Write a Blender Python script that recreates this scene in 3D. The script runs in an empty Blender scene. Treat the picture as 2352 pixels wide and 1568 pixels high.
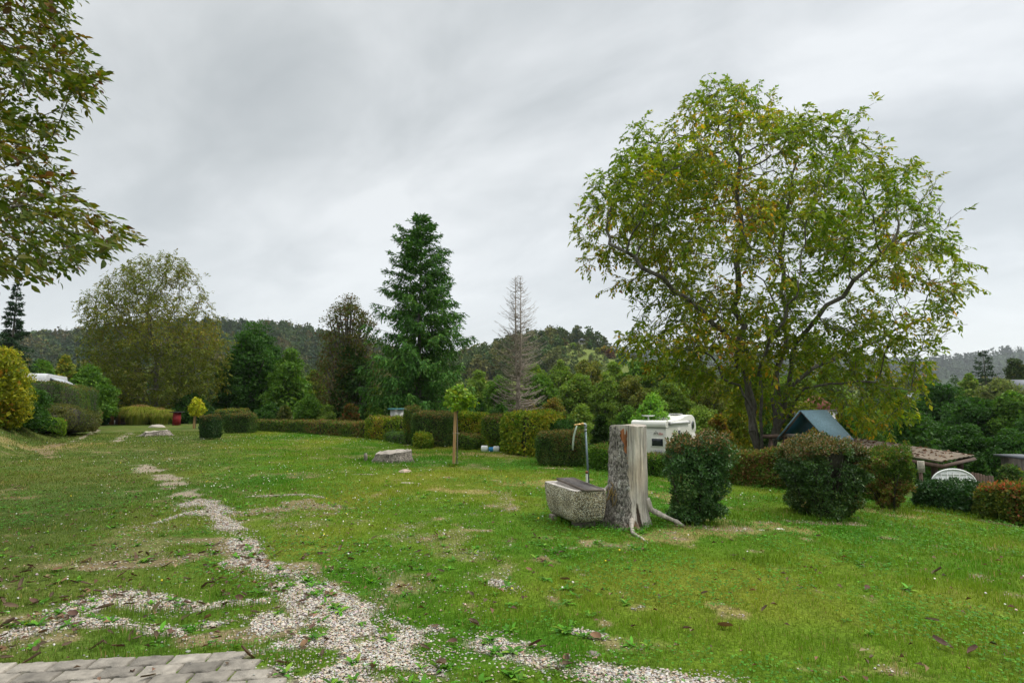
import bpy, math, random
import numpy as np
from mathutils import Vector, Matrix
RS = np.random.default_rng(11)
random.seed(5)
sc = bpy.context.scene
COL = sc.collection
rad = math.radians
# ------------------------------------------------------------------ camera
PITCH = math.atan(141/1306.7)
cam = bpy.data.objects.new('camera', bpy.data.cameras.new('camera'))
COL.objects.link(cam)
cam.data.lens = 20; cam.data.sensor_width = 36
cam.data.clip_start = .05; cam.data.clip_end = 9000
cam.location = (0, 0, 1.6); cam.rotation_euler = (math.pi/2+PITCH, 0, 0)
sc.camera = cam
sc.view_settings.view_transform = 'Standard'; sc.view_settings.look = 'None'
sc.view_settings.gamma = 1; sc.view_settings.exposure = 0.38
sc.cycles.max_bounces = 6; sc.cycles.diffuse_bounces = 3; sc.cycles.transmission_bounces = 4
sc.cycles.transparent_max_bounces = 6; sc.cycles.volume_bounces = 0
sc.cycles.use_denoising = True
sc.cycles.use_fast_gi = False
SUN_EL, SUN_AZ = rad(52), rad(75)       # azimuth measured from +Y towards +X
# ------------------------------------------------------------------ node helpers
class NT:
    def __init__(s, tree): s.t = tree; s.n = tree.nodes; s.l = tree.links
    def add(s, ty, **kw):
        n = s.n.new(ty)
        for k, v in kw.items():
            if k.startswith('i_'):
                key = k[2:].replace('_', ' ')
                try: n.inputs[key].default_value = v
                except KeyError: n.inputs[int(key)].default_value = v
            else: setattr(n, k, v)
        return n
    def link(s, a, b): s.l.new(a, b)
    def math(s, op, a, b=None, c=None):
        n = s.n.new('ShaderNodeMath'); n.operation = op
        for i, v in enumerate((a, b, c)):
            if v is None: continue
            if isinstance(v, (int, float)): n.inputs[i].default_value = v
            else: s.l.new(v, n.inputs[i])
        return n.outputs[0]
    def noise(s, vec, scale, detail=4, rough=.55, dist=0):
        n = s.add('ShaderNodeTexNoise'); n.inputs['Scale'].default_value = scale
        n.inputs['Detail'].default_value = detail; n.inputs['Roughness'].default_value = rough
        n.inputs['Distortion'].default_value = dist
        if vec is not None: s.l.new(vec, n.inputs['Vector'])
        return n.outputs['Fac']
    def ramp(s, fac, stops, interp='LINEAR'):
        n = s.n.new('ShaderNodeValToRGB'); r = n.color_ramp; r.interpolation = interp
        while len(r.elements) < len(stops): r.elements.new(.5)
        for e, (p, c) in zip(r.elements, stops):
            e.position = p
            e.color = (c, c, c, 1) if isinstance(c, (int, float)) else (*c, 1)
        s.l.new(fac, n.inputs['Fac']); return n.outputs['Color']
    def mix(s, fac, a, b, blend='MIX'):
        n = s.n.new('ShaderNodeMix'); n.data_type = 'RGBA'; n.blend_type = blend
        for v, k in ((fac, 0), (a, 6), (b, 7)):
            if isinstance(v, (int, float)): n.inputs[k].default_value = v if k == 0 else (v, v, v, 1)
            elif isinstance(v, tuple): n.inputs[k].default_value = (*v, 1)
            else: s.l.new(v, n.inputs[k])
        return n.outputs[2]
# ------------------------------------------------------------------ world
w = bpy.data.worlds.new('World'); sc.world = w; w.use_nodes = True
W = NT(w.node_tree); W.n.clear()
out = W.add('ShaderNodeOutputWorld'); bg = W.add('ShaderNodeBackground')
sky = W.add('ShaderNodeTexSky', sky_type='NISHITA', sun_disc=False, sun_elevation=SUN_EL, sun_rotation=SUN_AZ)
skyb = W.add('ShaderNodeBackground'); skyb.inputs['Strength'].default_value = 0.02
W.link(sky.outputs[0], skyb.inputs['Color'])
tc = W.add('ShaderNodeTexCoord'); sp = W.add('ShaderNodeSeparateXYZ'); W.link(tc.outputs['Generated'], sp.inputs[0])
el = W.math('MAXIMUM', sp.outputs[2], 0.0)
den = W.math('ADD', el, 0.30)
cx = W.math('DIVIDE', sp.outputs[0], den); cy = W.math('DIVIDE', sp.outputs[1], den)
# cloud deck seen in perspective: streets of cloud running from lower left to upper right
cb = W.add('ShaderNodeCombineXYZ')
a_ = -.60
u_ = W.math('ADD', W.math('MULTIPLY', cx, math.cos(a_)), W.math('MULTIPLY', cy, math.sin(a_)))
v_ = W.math('SUBTRACT', W.math('MULTIPLY', cy, math.cos(a_)), W.math('MULTIPLY', cx, math.sin(a_)))
W.link(W.math('MULTIPLY', u_, .62), cb.inputs[0]); W.link(v_, cb.inputs[1]); cb.inputs[2].default_value = 3.7
n1 = W.noise(cb.outputs[0], 1.25, 5, .48, .3)
n2 = W.noise(cb.outputs[0], 3.4, 6, .55, .35)
nn = W.math('ADD', W.math('MULTIPLY', n1, .64), W.math('MULTIPLY', n2, .36))
cl = W.ramp(nn, [(.36, (.345, .360, .353)), (.44, (.415, .430, .420)), (.51, (.50, .512, .502)), (.60, (.615, .624, .612))])
# brighter clear band just above the horizon
hz = W.ramp(el, [(0.0, .8), (.10, .6), (.20, .25), (.36, 0.0)])
cl2 = W.mix(hz, cl, (.68, .69, .69))
# the deck is thinner towards the zenith (overcast luminance law)
zen = W.ramp(el, [(.55, 1.0), (.8, 1.9/3), (1, .8)])
zn = W.add('ShaderNodeMapRange'); zn.inputs['From Min'].default_value = .60; zn.inputs['From Max'].default_value = .98
zn.inputs['To Min'].default_value = 1.0; zn.inputs['To Max'].default_value = 4.3; W.link(el, zn.inputs['Value'])
W.link(cl2, bg.inputs['Color']); W.link(zn.outputs[0], bg.inputs['Strength'])
ad = W.add('ShaderNodeAddShader'); W.link(bg.outputs[0], ad.inputs[0]); W.link(skyb.outputs[0], ad.inputs[1])
W.link(ad.outputs[0], out.inputs['Surface'])
skyb.inputs['Strength'].default_value = 0.02
# ------------------------------------------------------------------ sun behind the cloud
sl = bpy.data.lights.new('sun', 'SUN'); sl.energy = 2.0; sl.angle = rad(20); sl.color = (1, .95, .86)
so = bpy.data.objects.new('sun', sl); COL.objects.link(so)
sd = Vector((math.sin(SUN_AZ)*math.cos(SUN_EL), math.cos(SUN_AZ)*math.cos(SUN_EL), math.sin(SUN_EL)))
so.rotation_euler = sd.to_track_quat('Z', 'Y').to_euler()
# ------------------------------------------------------------------ noise
def _h(ix, iy, iz, seed):
    with np.errstate(over='ignore'):
        n = (ix.astype(np.uint32)*np.uint32(374761393)) ^ (iy.astype(np.uint32)*np.uint32(668265263)) ^ (iz.astype(np.uint32)*np.uint32(2246822519)) ^ np.uint32((seed*3266489917+12345) & 0xffffffff)
        n = (n ^ (n >> np.uint32(13)))*np.uint32(1274126177)
        n = n ^ (n >> np.uint32(16)); n = n*np.uint32(2654435761); n = n ^ (n >> np.uint32(15))
    return n.astype(np.float64)/4294967295.0
def vn(p, s=1.0, seed=0):
    p = np.asarray(p, float)
    if p.shape[1] == 2: p = np.c_[p, np.zeros(len(p))]
    q = p/s; i = np.floor(q).astype(np.int64); f = q-i; f = f*f*(3-2*f)
    r = 0
    for dx in (0, 1):
        for dy in (0, 1):
            for dz in (0, 1):
                wt = (f[:, 0] if dx else 1-f[:, 0])*(f[:, 1] if dy else 1-f[:, 1])*(f[:, 2] if dz else 1-f[:, 2])
                r = r+wt*_h(i[:, 0]+dx, i[:, 1]+dy, i[:, 2]+dz, seed)
    return r*2-1
def fbm(p, s=1.0, seed=0, o=4):
    a, r, t = 1.0, 0, 0
    for k in range(o): r = r+a*vn(p, s/2**k, seed+k*17); t += a; a *= .5
    return r/t
def sstep(x, a, b):
    t = np.clip((x-a)/(b-a), 0, 1); return t*t*(3-2*t)
def unit(v): return v/np.maximum(np.linalg.norm(v, axis=-1, keepdims=True), 1e-9)
# ------------------------------------------------------------------ terrain
RX = np.array([-3000, -1200, -300, -70, 200, 340, 700, 1100, 1500, 1700, 1850, 2600, 3200.])
RZ = np.array([110, 120, 150, 158, 160, 172, 165, 150, 135, 150, 178, 200, 190.])
def H(x, y):
    x = np.atleast_1d(np.asarray(x, float)); y = np.atleast_1d(np.asarray(y, float))
    x, y = np.broadcast_arrays(x, y)
    s = x-1.5
    z = -.05*np.where(s > 30, s, np.log1p(np.exp(np.clip(s, -30, 30))))*np.exp(-np.maximum(s-12, 0)/20)
    z = z+.02*vn(np.c_[x, y], 2.3, 5)*sstep(np.hypot(x, y), 1, 6)
    e = (x+16)*.734+(y-36)*.679
    z = z-2.25*sstep(e, .8, 9)*(.35+.65*sstep(x, -34, -16))
    z = z-1.3*sstep(y, 45, 75)*sstep(x, -40, -10)
    t = (x+14)*-.855+(y-15.5)*-.518
    z = z+1.45*sstep(t, -.3, 2.6)+.06*np.clip(t-2.6, 0, 30)*sstep(y, -30, 5)
    # central hill with a meadow, left wooded hill, far ridge
    z = z+27*np.exp(-((x-36)/64)**2-((y-395)/85)**2)+9*np.exp(-((x-50)/170)**2-((y-420)/120)**2)
    sx = np.where(x > -290, 175., 330.)
    z = z+68*np.exp(-((x+290)/sx)**2/1.6-((y-640)/170)**2)*(1+.09*vn(np.c_[x, y], 90, 3))
    rz = np.interp(x, RX, RZ)
    z = z+rz*np.exp(-((y-2050)/430)**2)*(1+.05*vn(np.c_[x, y], 160, 8))
    z = z+10*sstep(y, 110, 260)
    return z
def H1(x, y): return float(H(x, y)[0])
F = 1306.7
def ray(px, py):
    u = -(py-784)/F
    return np.array([(px-1176)/F, math.cos(PITCH)-u*math.sin(PITCH), math.sin(PITCH)+u*math.cos(PITCH)])
def at(px, py, Y):
    d = ray(px, py); k = Y/d[1]; return np.array([d[0]*k, Y, 1.6+d[2]*k])
def zp(py, Y, px=1176): return at(px, py, Y)[2]
def G(px, py):
    d = ray(px, py); t = np.geomspace(1, 400, 4000)
    P = np.array([0, 0, 1.6])+t[:, None]*d
    b = P[:, 2] < H(P[:, 0], P[:, 1]); i = int(np.argmax(b)) if b.any() else len(t)-1
    return np.array([P[i, 0], P[i, 1], H1(P[i, 0], P[i, 1])])
# ------------------------------------------------------------------ mesh helpers
def setcol(me, C):
    if C is None: return
    a = me.color_attributes.new('Col', 'FLOAT_COLOR', 'POINT')
    a.data.foreach_set('color', np.c_[C, np.ones(len(C))].astype(np.float32).ravel())
def mkmesh(name, V, T, C=None, mats=(), mi=None, smooth=False):
    """T: list of index arrays (n,3) or (n,4)"""
    if not isinstance(T, (list, tuple)): T = [T]
    T = [np.asarray(t, np.int32) for t in T if len(t)]
    me = bpy.data.meshes.new(name); V = np.asarray(V, np.float32)
    me.vertices.add(len(V)); me.vertices.foreach_set('co', V.ravel())
    nl = sum(t.size for t in T); nf = sum(len(t) for t in T)
    me.loops.add(nl); me.polygons.add(nf)
    me.loops.foreach_set('vertex_index', np.concatenate([t.ravel() for t in T]))
    sz = np.concatenate([np.full(len(t), t.shape[1], np.int32) for t in T])
    me.polygons.foreach_set('loop_start', np.concatenate([[0], np.cumsum(sz)[:-1]]).astype(np.int32))
    if mi is not None: me.polygons.foreach_set('material_index', np.asarray(mi, np.int32))
    if smooth is True: me.polygons.foreach_set('use_smooth', np.ones(nf, bool))
    elif smooth is not False: me.polygons.foreach_set('use_smooth', np.asarray(smooth, bool))
    setcol(me, C)
    for m in mats: me.materials.append(m)
    me.update(calc_edges=True); me.validate()
    return me
class Buf:
    def __init__(s): s.V = []; s.T = []; s.Q = []; s.C = []; s.n = 0
    def add(s, V, T=None, C=(.1, .1, .1), Q=None):
        V = np.asarray(V, float)
        if T is not None and len(T): s.T.append(np.asarray(T)+s.n)
        if Q is not None and len(Q): s.Q.append(np.asarray(Q)+s.n)
        C = np.asarray(C, float)
        if C.ndim == 1: C = np.repeat(C[None], len(V), 0)
        s.V.append(V); s.C.append(C); s.n += len(V); return s
    def addb(s, o):
        for k, a in enumerate(o): pass
    def mesh(s, name, mats, smooth=False, off=None):
        V = np.concatenate(s.V)
        if off is not None: V = V-np.asarray(off)
        T = ([np.concatenate(s.T)] if s.T else [])+([np.concatenate(s.Q)] if s.Q else [])
        return mkmesh(name, V, T, np.concatenate(s.C), mats if isinstance(mats, (list, tuple)) else [mats], smooth=smooth)
def obj(name, me, parent=None, loc=(0, 0, 0)):
    o = bpy.data.objects.new(name, me); COL.objects.link(o); o.location = loc
    if parent: o.parent = parent
    return o
def tag(o, label=None, cat=None, group=None, kind=None):
    if label: o['label'] = label
    if cat: o['category'] = cat
    if group: o['group'] = group
    if kind: o['kind'] = kind
    return o
def thing(name, label, cat, loc=(0, 0, 0), rz=0, group=None):
    o = bpy.data.objects.new(name, None); COL.objects.link(o)
    o.empty_display_size = .2
    o.location = tuple(float(v) for v in loc); o.rotation_euler = (0, 0, rz)
    return tag(o, label, cat, group)
def copyt(root, loc, rz=0, scale=1.0, label=None):
    r = root.copy(); COL.objects.link(r); r.location = tuple(float(v) for v in loc); r.rotation_euler = (0, 0, rz)
    r.scale = (scale,)*3 if isinstance(scale, (int, float)) else scale
    if label: r['label'] = label
    for ch in list(root.children):
        c = ch.copy(); COL.objects.link(c); c.parent = r
        for g in list(ch.children):
            d = g.copy(); COL.objects.link(d); d.parent = c
    return r
def boxv(c, s, rz=0, rx=0, ry=0):
    x, y, z = np.array(s)/2
    v = np.array([[-x, -y, -z], [x, -y, -z], [x, y, -z], [-x, y, -z], [-x, -y, z], [x, -y, z], [x, y, z], [-x, y, z]])
    M = (Matrix.Rotation(rz, 3, 'Z') @ Matrix.Rotation(ry, 3, 'Y') @ Matrix.Rotation(rx, 3, 'X'))
    return v @ np.array(M).T+np.asarray(c, float)
BQ = np.array([[0, 3, 2, 1], [4, 5, 6, 7], [0, 1, 5, 4], [1, 2, 6, 5], [2, 3, 7, 6], [3, 0, 4, 7]])
def box(b, c, s, col=(.5, .5, .5), rz=0, rx=0, ry=0): b.add(boxv(c, s, rz, rx, ry), None, col, Q=BQ); return b
def bevel(o, wd=.006, seg=2):
    m = o.modifiers.new('bevel', 'BEVEL'); m.width = wd; m.segments = seg; m.limit_method = 'ANGLE'; return o
def tube(b, pts, r, k=8, col=(.3, .3, .3), caps=True):
    pts = np.asarray(pts, float); n = len(pts); r = np.broadcast_to(np.asarray(r, float), (n,))
    tn = unit(np.gradient(pts, axis=0)); ref = np.array([.31, .95, .07]) if abs(tn[0] @ np.array([.31, .95, .07])) < .9 else np.array([1, 0, .1])
    s = unit(np.cross(tn, ref)); t = np.cross(tn, s); a = np.arange(k)/k*2*math.pi
    V = (pts[:, None]+r[:, None, None]*(np.cos(a)[None, :, None]*s[:, None]+np.sin(a)[None, :, None]*t[:, None])).reshape(-1, 3)
    i = np.arange(n-1)[:, None]*k; j = np.arange(k)[None]; j2 = (j+1) % k
    Q = np.stack([i+j, i+j2, i+k+j2, i+k+j], -1).reshape(-1, 4)
    T = None
    if caps:
        V = np.r_[V, pts[:1], pts[-1:]]; j = np.arange(k); j2 = (j+1) % k
        T = np.r_[np.c_[np.full(k, n*k), j2, j], np.c_[np.full(k, n*k+1), (n-1)*k+j, (n-1)*k+j2]]
    b.add(V, T, col, Q=Q); return b
def edges_tubes(b, P, par, rr, k=5, col=(.1, .08, .06), minr=0):
    """prisms for every parent->child edge of a branch skeleton"""
    P = np.asarray(P); c = np.where(par >= 0)[0]; c = c[rr[c] > minr]
    p = par[c]; A = P[p]; B = P[c]; d = unit(B-A)
    g = np.where(par[p][:, None] >= 0, unit(A-P[np.maximum(par[p], 0)]), d); d0 = unit(g+d)
    ref = np.array([.31, .93, .2]); r0 = np.minimum(rr[p], rr[c]*1.25); r1 = rr[c]
    a = np.arange(k)/k*2*math.pi
    def ring(ctr, dd, r):
        s = unit(np.cross(dd, ref)); t = np.cross(dd, s)
        return ctr[:, None]+r[:, None, None]*(np.cos(a)[None, :, None]*s[:, None]+np.sin(a)[None, :, None]*t[:, None])
    V = np.concatenate([ring(A, d0, r0), ring(B, d, r1)], 1).reshape(-1, 3)
    i = np.arange(len(c))[:, None]*2*k; j = np.arange(k)[None]; j2 = (j+1) % k
    Q = np.stack([i+j, i+j2, i+k+j2, i+k+j], -1).reshape(-1, 4)
    b.add(V, None, col, Q=Q); return b
# ------------------------------------------------------------------ leaves
def rnd_unit(n):
    v = RS.normal(size=(n, 3)); return unit(v)
def leaves(b, P, D, U, L, Wd, col, fold=.18):
    n = len(P); D = unit(D); S = unit(np.cross(D, U)); N = np.cross(S, D)
    L = np.broadcast_to(L, (n,))[:, None]; Wd = np.broadcast_to(Wd, (n,))[:, None]
    m = P+D*L*.45
    V = np.stack([P, m+S*Wd*.5+N*Wd*fold, P+D*L-N*L*.12, m-S*Wd*.5+N*Wd*fold], 1).reshape(-1, 3)
    i = np.arange(n)[:, None]*4
    b.add(V, np.concatenate([i+[0, 1, 2], i+[0, 2, 3]]), np.repeat(col, 4, 0))
def rleaves(b, P, D, U, L, Wd, col, fold=.2, droop=.2):
    n = len(P); D = unit(D); S = unit(np.cross(D, U)); N = np.cross(S, D)
    L = np.broadcast_to(L, (n,))[:, None]; Wd = np.broadcast_to(Wd, (n,))[:, None]
    dr = np.broadcast_to(droop, (n,))[:, None]
    vs = [P]
    for t, wf in ((.3, .85), (.66, .8)):
        m = P+D*L*t-N*L*dr*t*t
        vs += [m, m+S*Wd*.5*wf+N*Wd*fold*wf, m-S*Wd*.5*wf+N*Wd*fold*wf]
    vs.append(P+D*L-N*L*dr)
    V = np.stack(vs, 1).reshape(-1, 3); i = np.arange(n)[:, None]*8
    T = np.concatenate([i+f for f in ([0, 2, 1], [0, 1, 3], [1, 2, 5], [1, 5, 4], [1, 4, 6], [1, 6, 3], [4, 5, 7], [4, 7, 6])])
    b.add(V, T, np.repeat(col, 8, 0))
def pick(n, cols, jit=.18, lump=None, g=1.32):
    """cols: list of (rgb, weight). lump: 0..1 per-leaf value shifting the choice so clumps share a tone"""
    w_ = np.array([c[1] for c in cols], float); cw = np.cumsum(w_/w_.sum()); c_ = np.array([c[0] for c in cols])
    u = RS.random(n) if lump is None else np.clip(lump*.6+RS.random(n)*.55-.08, 0, .9999)
    k = np.searchsorted(cw, u); k = np.clip(k, 0, len(cols)-1)
    v = c_[k]*(np.array([1.06, 1.02, .66])*g if g != 1 else 1)*(1+jit*RS.normal(size=(n, 1))); v = v*(1+.06*RS.normal(size=(n, 3)))
    return np.clip(v, .004, .95)
# ------------------------------------------------------------------ materials
def mat_plain(name, col, rough=.7, metal=0., bump=0, bscale=30, var=.12, vscale=8, attr=False, spec=.3):
    m = bpy.data.materials.new(name); m.use_nodes = True; t = NT(m.node_tree); p = t.n['Principled BSDF']
    tc = t.add('ShaderNodeTexCoord'); n = t.noise(tc.outputs['Object'], vscale, 5)
    r = t.ramp(n, [(.3, 1-var), (.7, 1+var)])
    if attr:
        a = t.add('ShaderNodeAttribute', attribute_name='Col'); base = a.outputs['Color']
    else:
        rgb = t.add('ShaderNodeRGB'); rgb.outputs[0].default_value = (*col, 1); base = rgb.outputs[0]
    t.link(t.mix(1.0, base, r, 'MULTIPLY'), p.inputs['Base Color'])
    p.inputs['Roughness'].default_value = rough; p.inputs['Metallic'].default_value = metal
    p.inputs['Specular IOR Level'].default_value = spec
    if bump:
        bn = t.add('ShaderNodeBump'); bn.inputs['Strength'].default_value = bump; bn.inputs['Distance'].default_value = .02
        t.link(t.noise(tc.outputs['Object'], bscale, 5, .65), bn.inputs['Height']); t.link(bn.outputs[0], p.inputs['Normal'])
    return m
def mat_leaf(name, rough=.55, trans=.35, tint=(1.25, 1.35, .5), spec=.18):
    m = bpy.data.materials.new(name); m.use_nodes = True; t = NT(m.node_tree); p = t.n['Principled BSDF']
    a = t.add('ShaderNodeAttribute', attribute_name='Col')
    t.link(a.outputs['Color'], p.inputs['Base Color']); p.inputs['Roughness'].default_value = rough
    p.inputs['Specular IOR Level'].default_value = spec
    tr = t.add('ShaderNodeBsdfTranslucent'); t.link(t.mix(1.0, a.outputs['Color'], tint, 'MULTIPLY'), tr.inputs['Color'])
    mx = t.add('ShaderNodeMixShader'); mx.inputs[0].default_value = trans
    t.link(p.outputs[0], mx.inputs[1]); t.link(tr.outputs[0], mx.inputs[2])
    t.link(mx.outputs[0], t.n['Material Output'].inputs['Surface']); return m
def mat_bark(name, c1, c2, scale=14, bump=.8, zs=.25):
    m = bpy.data.materials.new(name); m.use_nodes = True; t = NT(m.node_tree); p = t.n['Principled BSDF']
    tc = t.add('ShaderNodeTexCoord'); mp = t.add('ShaderNodeMapping'); mp.inputs['Scale'].default_value = (1, 1, zs)
    t.link(tc.outputs['Object'], mp.inputs[0]); n = t.noise(mp.outputs[0], scale, 6, .7)
    t.link(t.ramp(n, [(.35, c1), (.65, c2)]), p.inputs['Base Color']); p.inputs['Roughness'].default_value = .9
    bn = t.add('ShaderNodeBump'); bn.inputs['Strength'].default_value = bump; bn.inputs['Distance'].default_value = .03
    t.link(n, bn.inputs['Height']); t.link(bn.outputs[0], p.inputs['Normal']); return m
M_LEAF = mat_leaf('leaf'); M_WAX = mat_leaf('waxy_leaf', .4, .2, spec=.35); M_NEEDLE = mat_leaf('needle', .6, .15, spec=.15)
M_GRASS = mat_leaf('grass_blade', .7, .3, (1.15, 1.25, .5), spec=.08)
M_DEAD = mat_leaf('dead_leaf', .75, .15, (1.2, .9, .5), spec=.2)
M_TWIG = mat_bark('twig', (.05, .038, .028), (.12, .095, .07))
M_BARK = mat_bark('bark', (.05, .042, .034), (.17, .155, .13), 9)
M_CORE = mat_bark('hedge_twigs', (.016, .016, .009), (.045, .04, .024), 20)
M_LARCH = mat_bark('dead_larch_bark', (.20, .165, .125), (.38, .32, .26), 7)
M_WOOD = mat_bark('raw_wood', (.34, .19, .08), (.50, .31, .15), 18, .3, .12)
M_GREYWOOD = mat_bark('grey_wood', (.11, .095, .08), (.24, .21, .18), 12, .3, .3)
M_DARKWOOD = mat_bark('brown_wood', (.05, .03, .02), (.11, .07, .05), 12, .3, .3)
M_STEEL = mat_plain('steel', (.30, .31, .31), .45, .8, .2, 60)
M_WHITE = mat_plain('white_plastic', (.74, .75, .74), .4, 0, 0, var=.04)
# ------------------------------------------------------------------ ground cover masks (patches on the ground, dirt partly as painted contact shade)
def stroke(px, wd): return [tuple(G(a, b)[:2]) for a, b in px], wd
ST_G = [stroke([(325, 1072), (372, 1092), (410, 1120), (452, 1152), (492, 1180)], 0.286),
        stroke([(492, 1180), (540, 1222), (575, 1262), (575, 1290)], 0.168),
        stroke([(560, 1290), (640, 1320), (700, 1350), (760, 1395), (850, 1440), (930, 1480)], 0.218),
        stroke([(700, 1470), (820, 1500), (950, 1520)], 0.286), stroke([(760, 1568), (900, 1540)], 0.252),
        stroke([(180, 1400), (250, 1362), (330, 1372), (390, 1400)], 0.168), stroke([(60, 1450), (180, 1425), (260, 1432)], 0.101),
        stroke([(450, 1440), (560, 1420)], 0.084), stroke([(430, 1405), (520, 1385), (600, 1380)], 0.067),
        stroke([(1140, 1340), (1185, 1355)], 0.084), stroke([(1320, 1448), (1375, 1460)], 0.059),
        stroke([(1120, 1478), (1200, 1505), (1290, 1530), (1400, 1550)], 0.168), stroke([(1400, 1552), (1680, 1575)], 0.126),
        stroke([(600, 1420), (660, 1480), (640, 1540)], 0.118), stroke([(360, 1200), (440, 1175), (490, 1182)], 0.067),
        stroke([(480, 1130), (545, 1110)], 0.050), stroke([(570, 1140), (700, 1135), (740, 1142)], 0.067),
        stroke([(300, 1068), (345, 1066)], 0.084),
        stroke([(172, 1014), (200, 1000), (226, 986)], 0.185), stroke([(268, 1014), (284, 1003), (302, 993)], 0.252),
        stroke([(1000, 1445), (1010, 1450)], 0.067), stroke([(300, 1440), (420, 1450)], 0.084)]
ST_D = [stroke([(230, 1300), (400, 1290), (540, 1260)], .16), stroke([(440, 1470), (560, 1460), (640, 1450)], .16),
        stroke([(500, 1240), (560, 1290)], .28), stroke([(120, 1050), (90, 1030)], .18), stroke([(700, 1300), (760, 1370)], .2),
        stroke([(560, 1180), (700, 1150), (780, 1170)], .25), stroke([(1560, 1202), (1620, 1210), (1710, 1213)], .15), stroke([(1830, 1199), (1980, 1203)], .16), stroke([(2030, 1183), (2080, 1186)], .13), stroke([(1370, 1204), (1430, 1212), (1500, 1206)], .10), stroke([(1240, 1074), (1340, 1078)], .15), stroke([(2110, 1172), (2330, 1206)], .10),  # at hedge and stump feet, brown debris that also paints in contact shadow
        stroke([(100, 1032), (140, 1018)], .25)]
ST_Y = [stroke([(960, 1046), (1080, 1043), (1190, 1048)], .55), stroke([(1180, 1112), (1250, 1104)], .35),
        stroke([(1500, 1230), (1640, 1212), (1800, 1215)], .42), stroke([(1100, 1130), (1000, 1125)], .25),
        stroke([(1640, 1390), (1700, 1405)], .07), stroke([(0, 1010), (80, 1030), (200, 1020)], .9),
        stroke([(1500, 1130), (1560, 1145)], .3), stroke([(1990, 1170), (2090, 1185)], .3)]
ST_X = [stroke([(420, 1325), (520, 1312), (600, 1330)], .17), stroke([(470, 1490), (560, 1478), (630, 1462)], .12), stroke([(700, 1448), (735, 1450)], .07), stroke([(640, 1512), (740, 1508)], .12),
        stroke([(825, 1470), (850, 1466)], .06), stroke([(990, 1500), (1090, 1530)], .13), stroke([(120, 1500), (260, 1480), (330, 1500)], .14), stroke([(880, 1550), (960, 1568)], .1), stroke([(640, 1300), (680, 1310)], .05), stroke([(340, 1408), (430, 1412)], .07), stroke([(860, 1420), (900, 1450)], .05)]
def sdist(P, strokes):
    m = np.zeros(len(P))
    for pts, wd in strokes:
        lo = np.min(pts, 0)-wd*2.5; hi = np.max(pts, 0)+wd*2.5
        i = np.where(((P > lo) & (P < hi)).all(1))[0]
        if not len(i): continue
        q = P[i]; d = np.full(len(i), 9e9)
        for a, b in zip(pts[:-1], pts[1:]):
            a = np.array(a); b = np.array(b); ab = b-a; t = np.clip((q-a) @ ab/max(ab @ ab, 1e-9), 0, 1)
            d = np.minimum(d, np.linalg.norm(q-a-t[:, None]*ab, axis=1))
        m[i] = np.maximum(m[i], np.clip(1.55-d/wd, 0, 1.2))
    return m
def masks(P):
    n1 = fbm(P, .34, 31, 5)*1.35; n2 = fbm(P, 1.3, 51, 3)
    sd = sdist(P, ST_G); g = sd+n1*1.0-.12-1.1*np.clip(sdist(P, ST_X)+.5*n1, 0, 1)-.45*(1-sstep(sd, .0, .3))*sstep(P[:, 0], -2.2, -.6)
    near = np.hypot(P[:, 0]+2.2, P[:, 1]-4.5)
    g = g+.22*sstep(-near, -3.5, -1.0)+.22*sstep(n2, .3, .6)*(P[:, 0] < -.5)*(P[:, 1] < 12)*(P[:, 1] > 3)-.1
    g = sstep(g-.30*sstep(fbm(P, .3, 37, 3), .02, .35)+.10+.25*fbm(P, .09, 39, 2), .36, .92)
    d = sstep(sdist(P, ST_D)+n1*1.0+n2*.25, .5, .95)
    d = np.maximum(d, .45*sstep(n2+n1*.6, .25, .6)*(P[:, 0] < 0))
    y = sstep(sdist(P, ST_Y)+n1*.9, .35, 1.1)
    return g, d, y
def grass_col(P, n1=None):
    """albedo of the sward, with its lush, yellowing and worn patches"""
    a = fbm(P, 2.6, 71, 3); b_ = fbm(P, .8, 91, 3); c_ = fbm(P, 7, 95, 2)
    lush = np.array([.054, .140, .010]); mid = np.array([.102, .165, .014]); yel = np.array([.165, .185, .024])
    t = np.clip(.46+.9*a+.40*b_+.25*c_, 0, 1)[:, None]
    k = np.where(t < .5, lush+(mid-lush)*t*2, mid+(yel-mid)*(t*2-1))
    # the trodden left side is duller
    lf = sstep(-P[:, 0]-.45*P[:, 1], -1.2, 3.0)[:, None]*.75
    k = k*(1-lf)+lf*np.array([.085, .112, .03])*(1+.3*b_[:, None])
    return k
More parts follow.
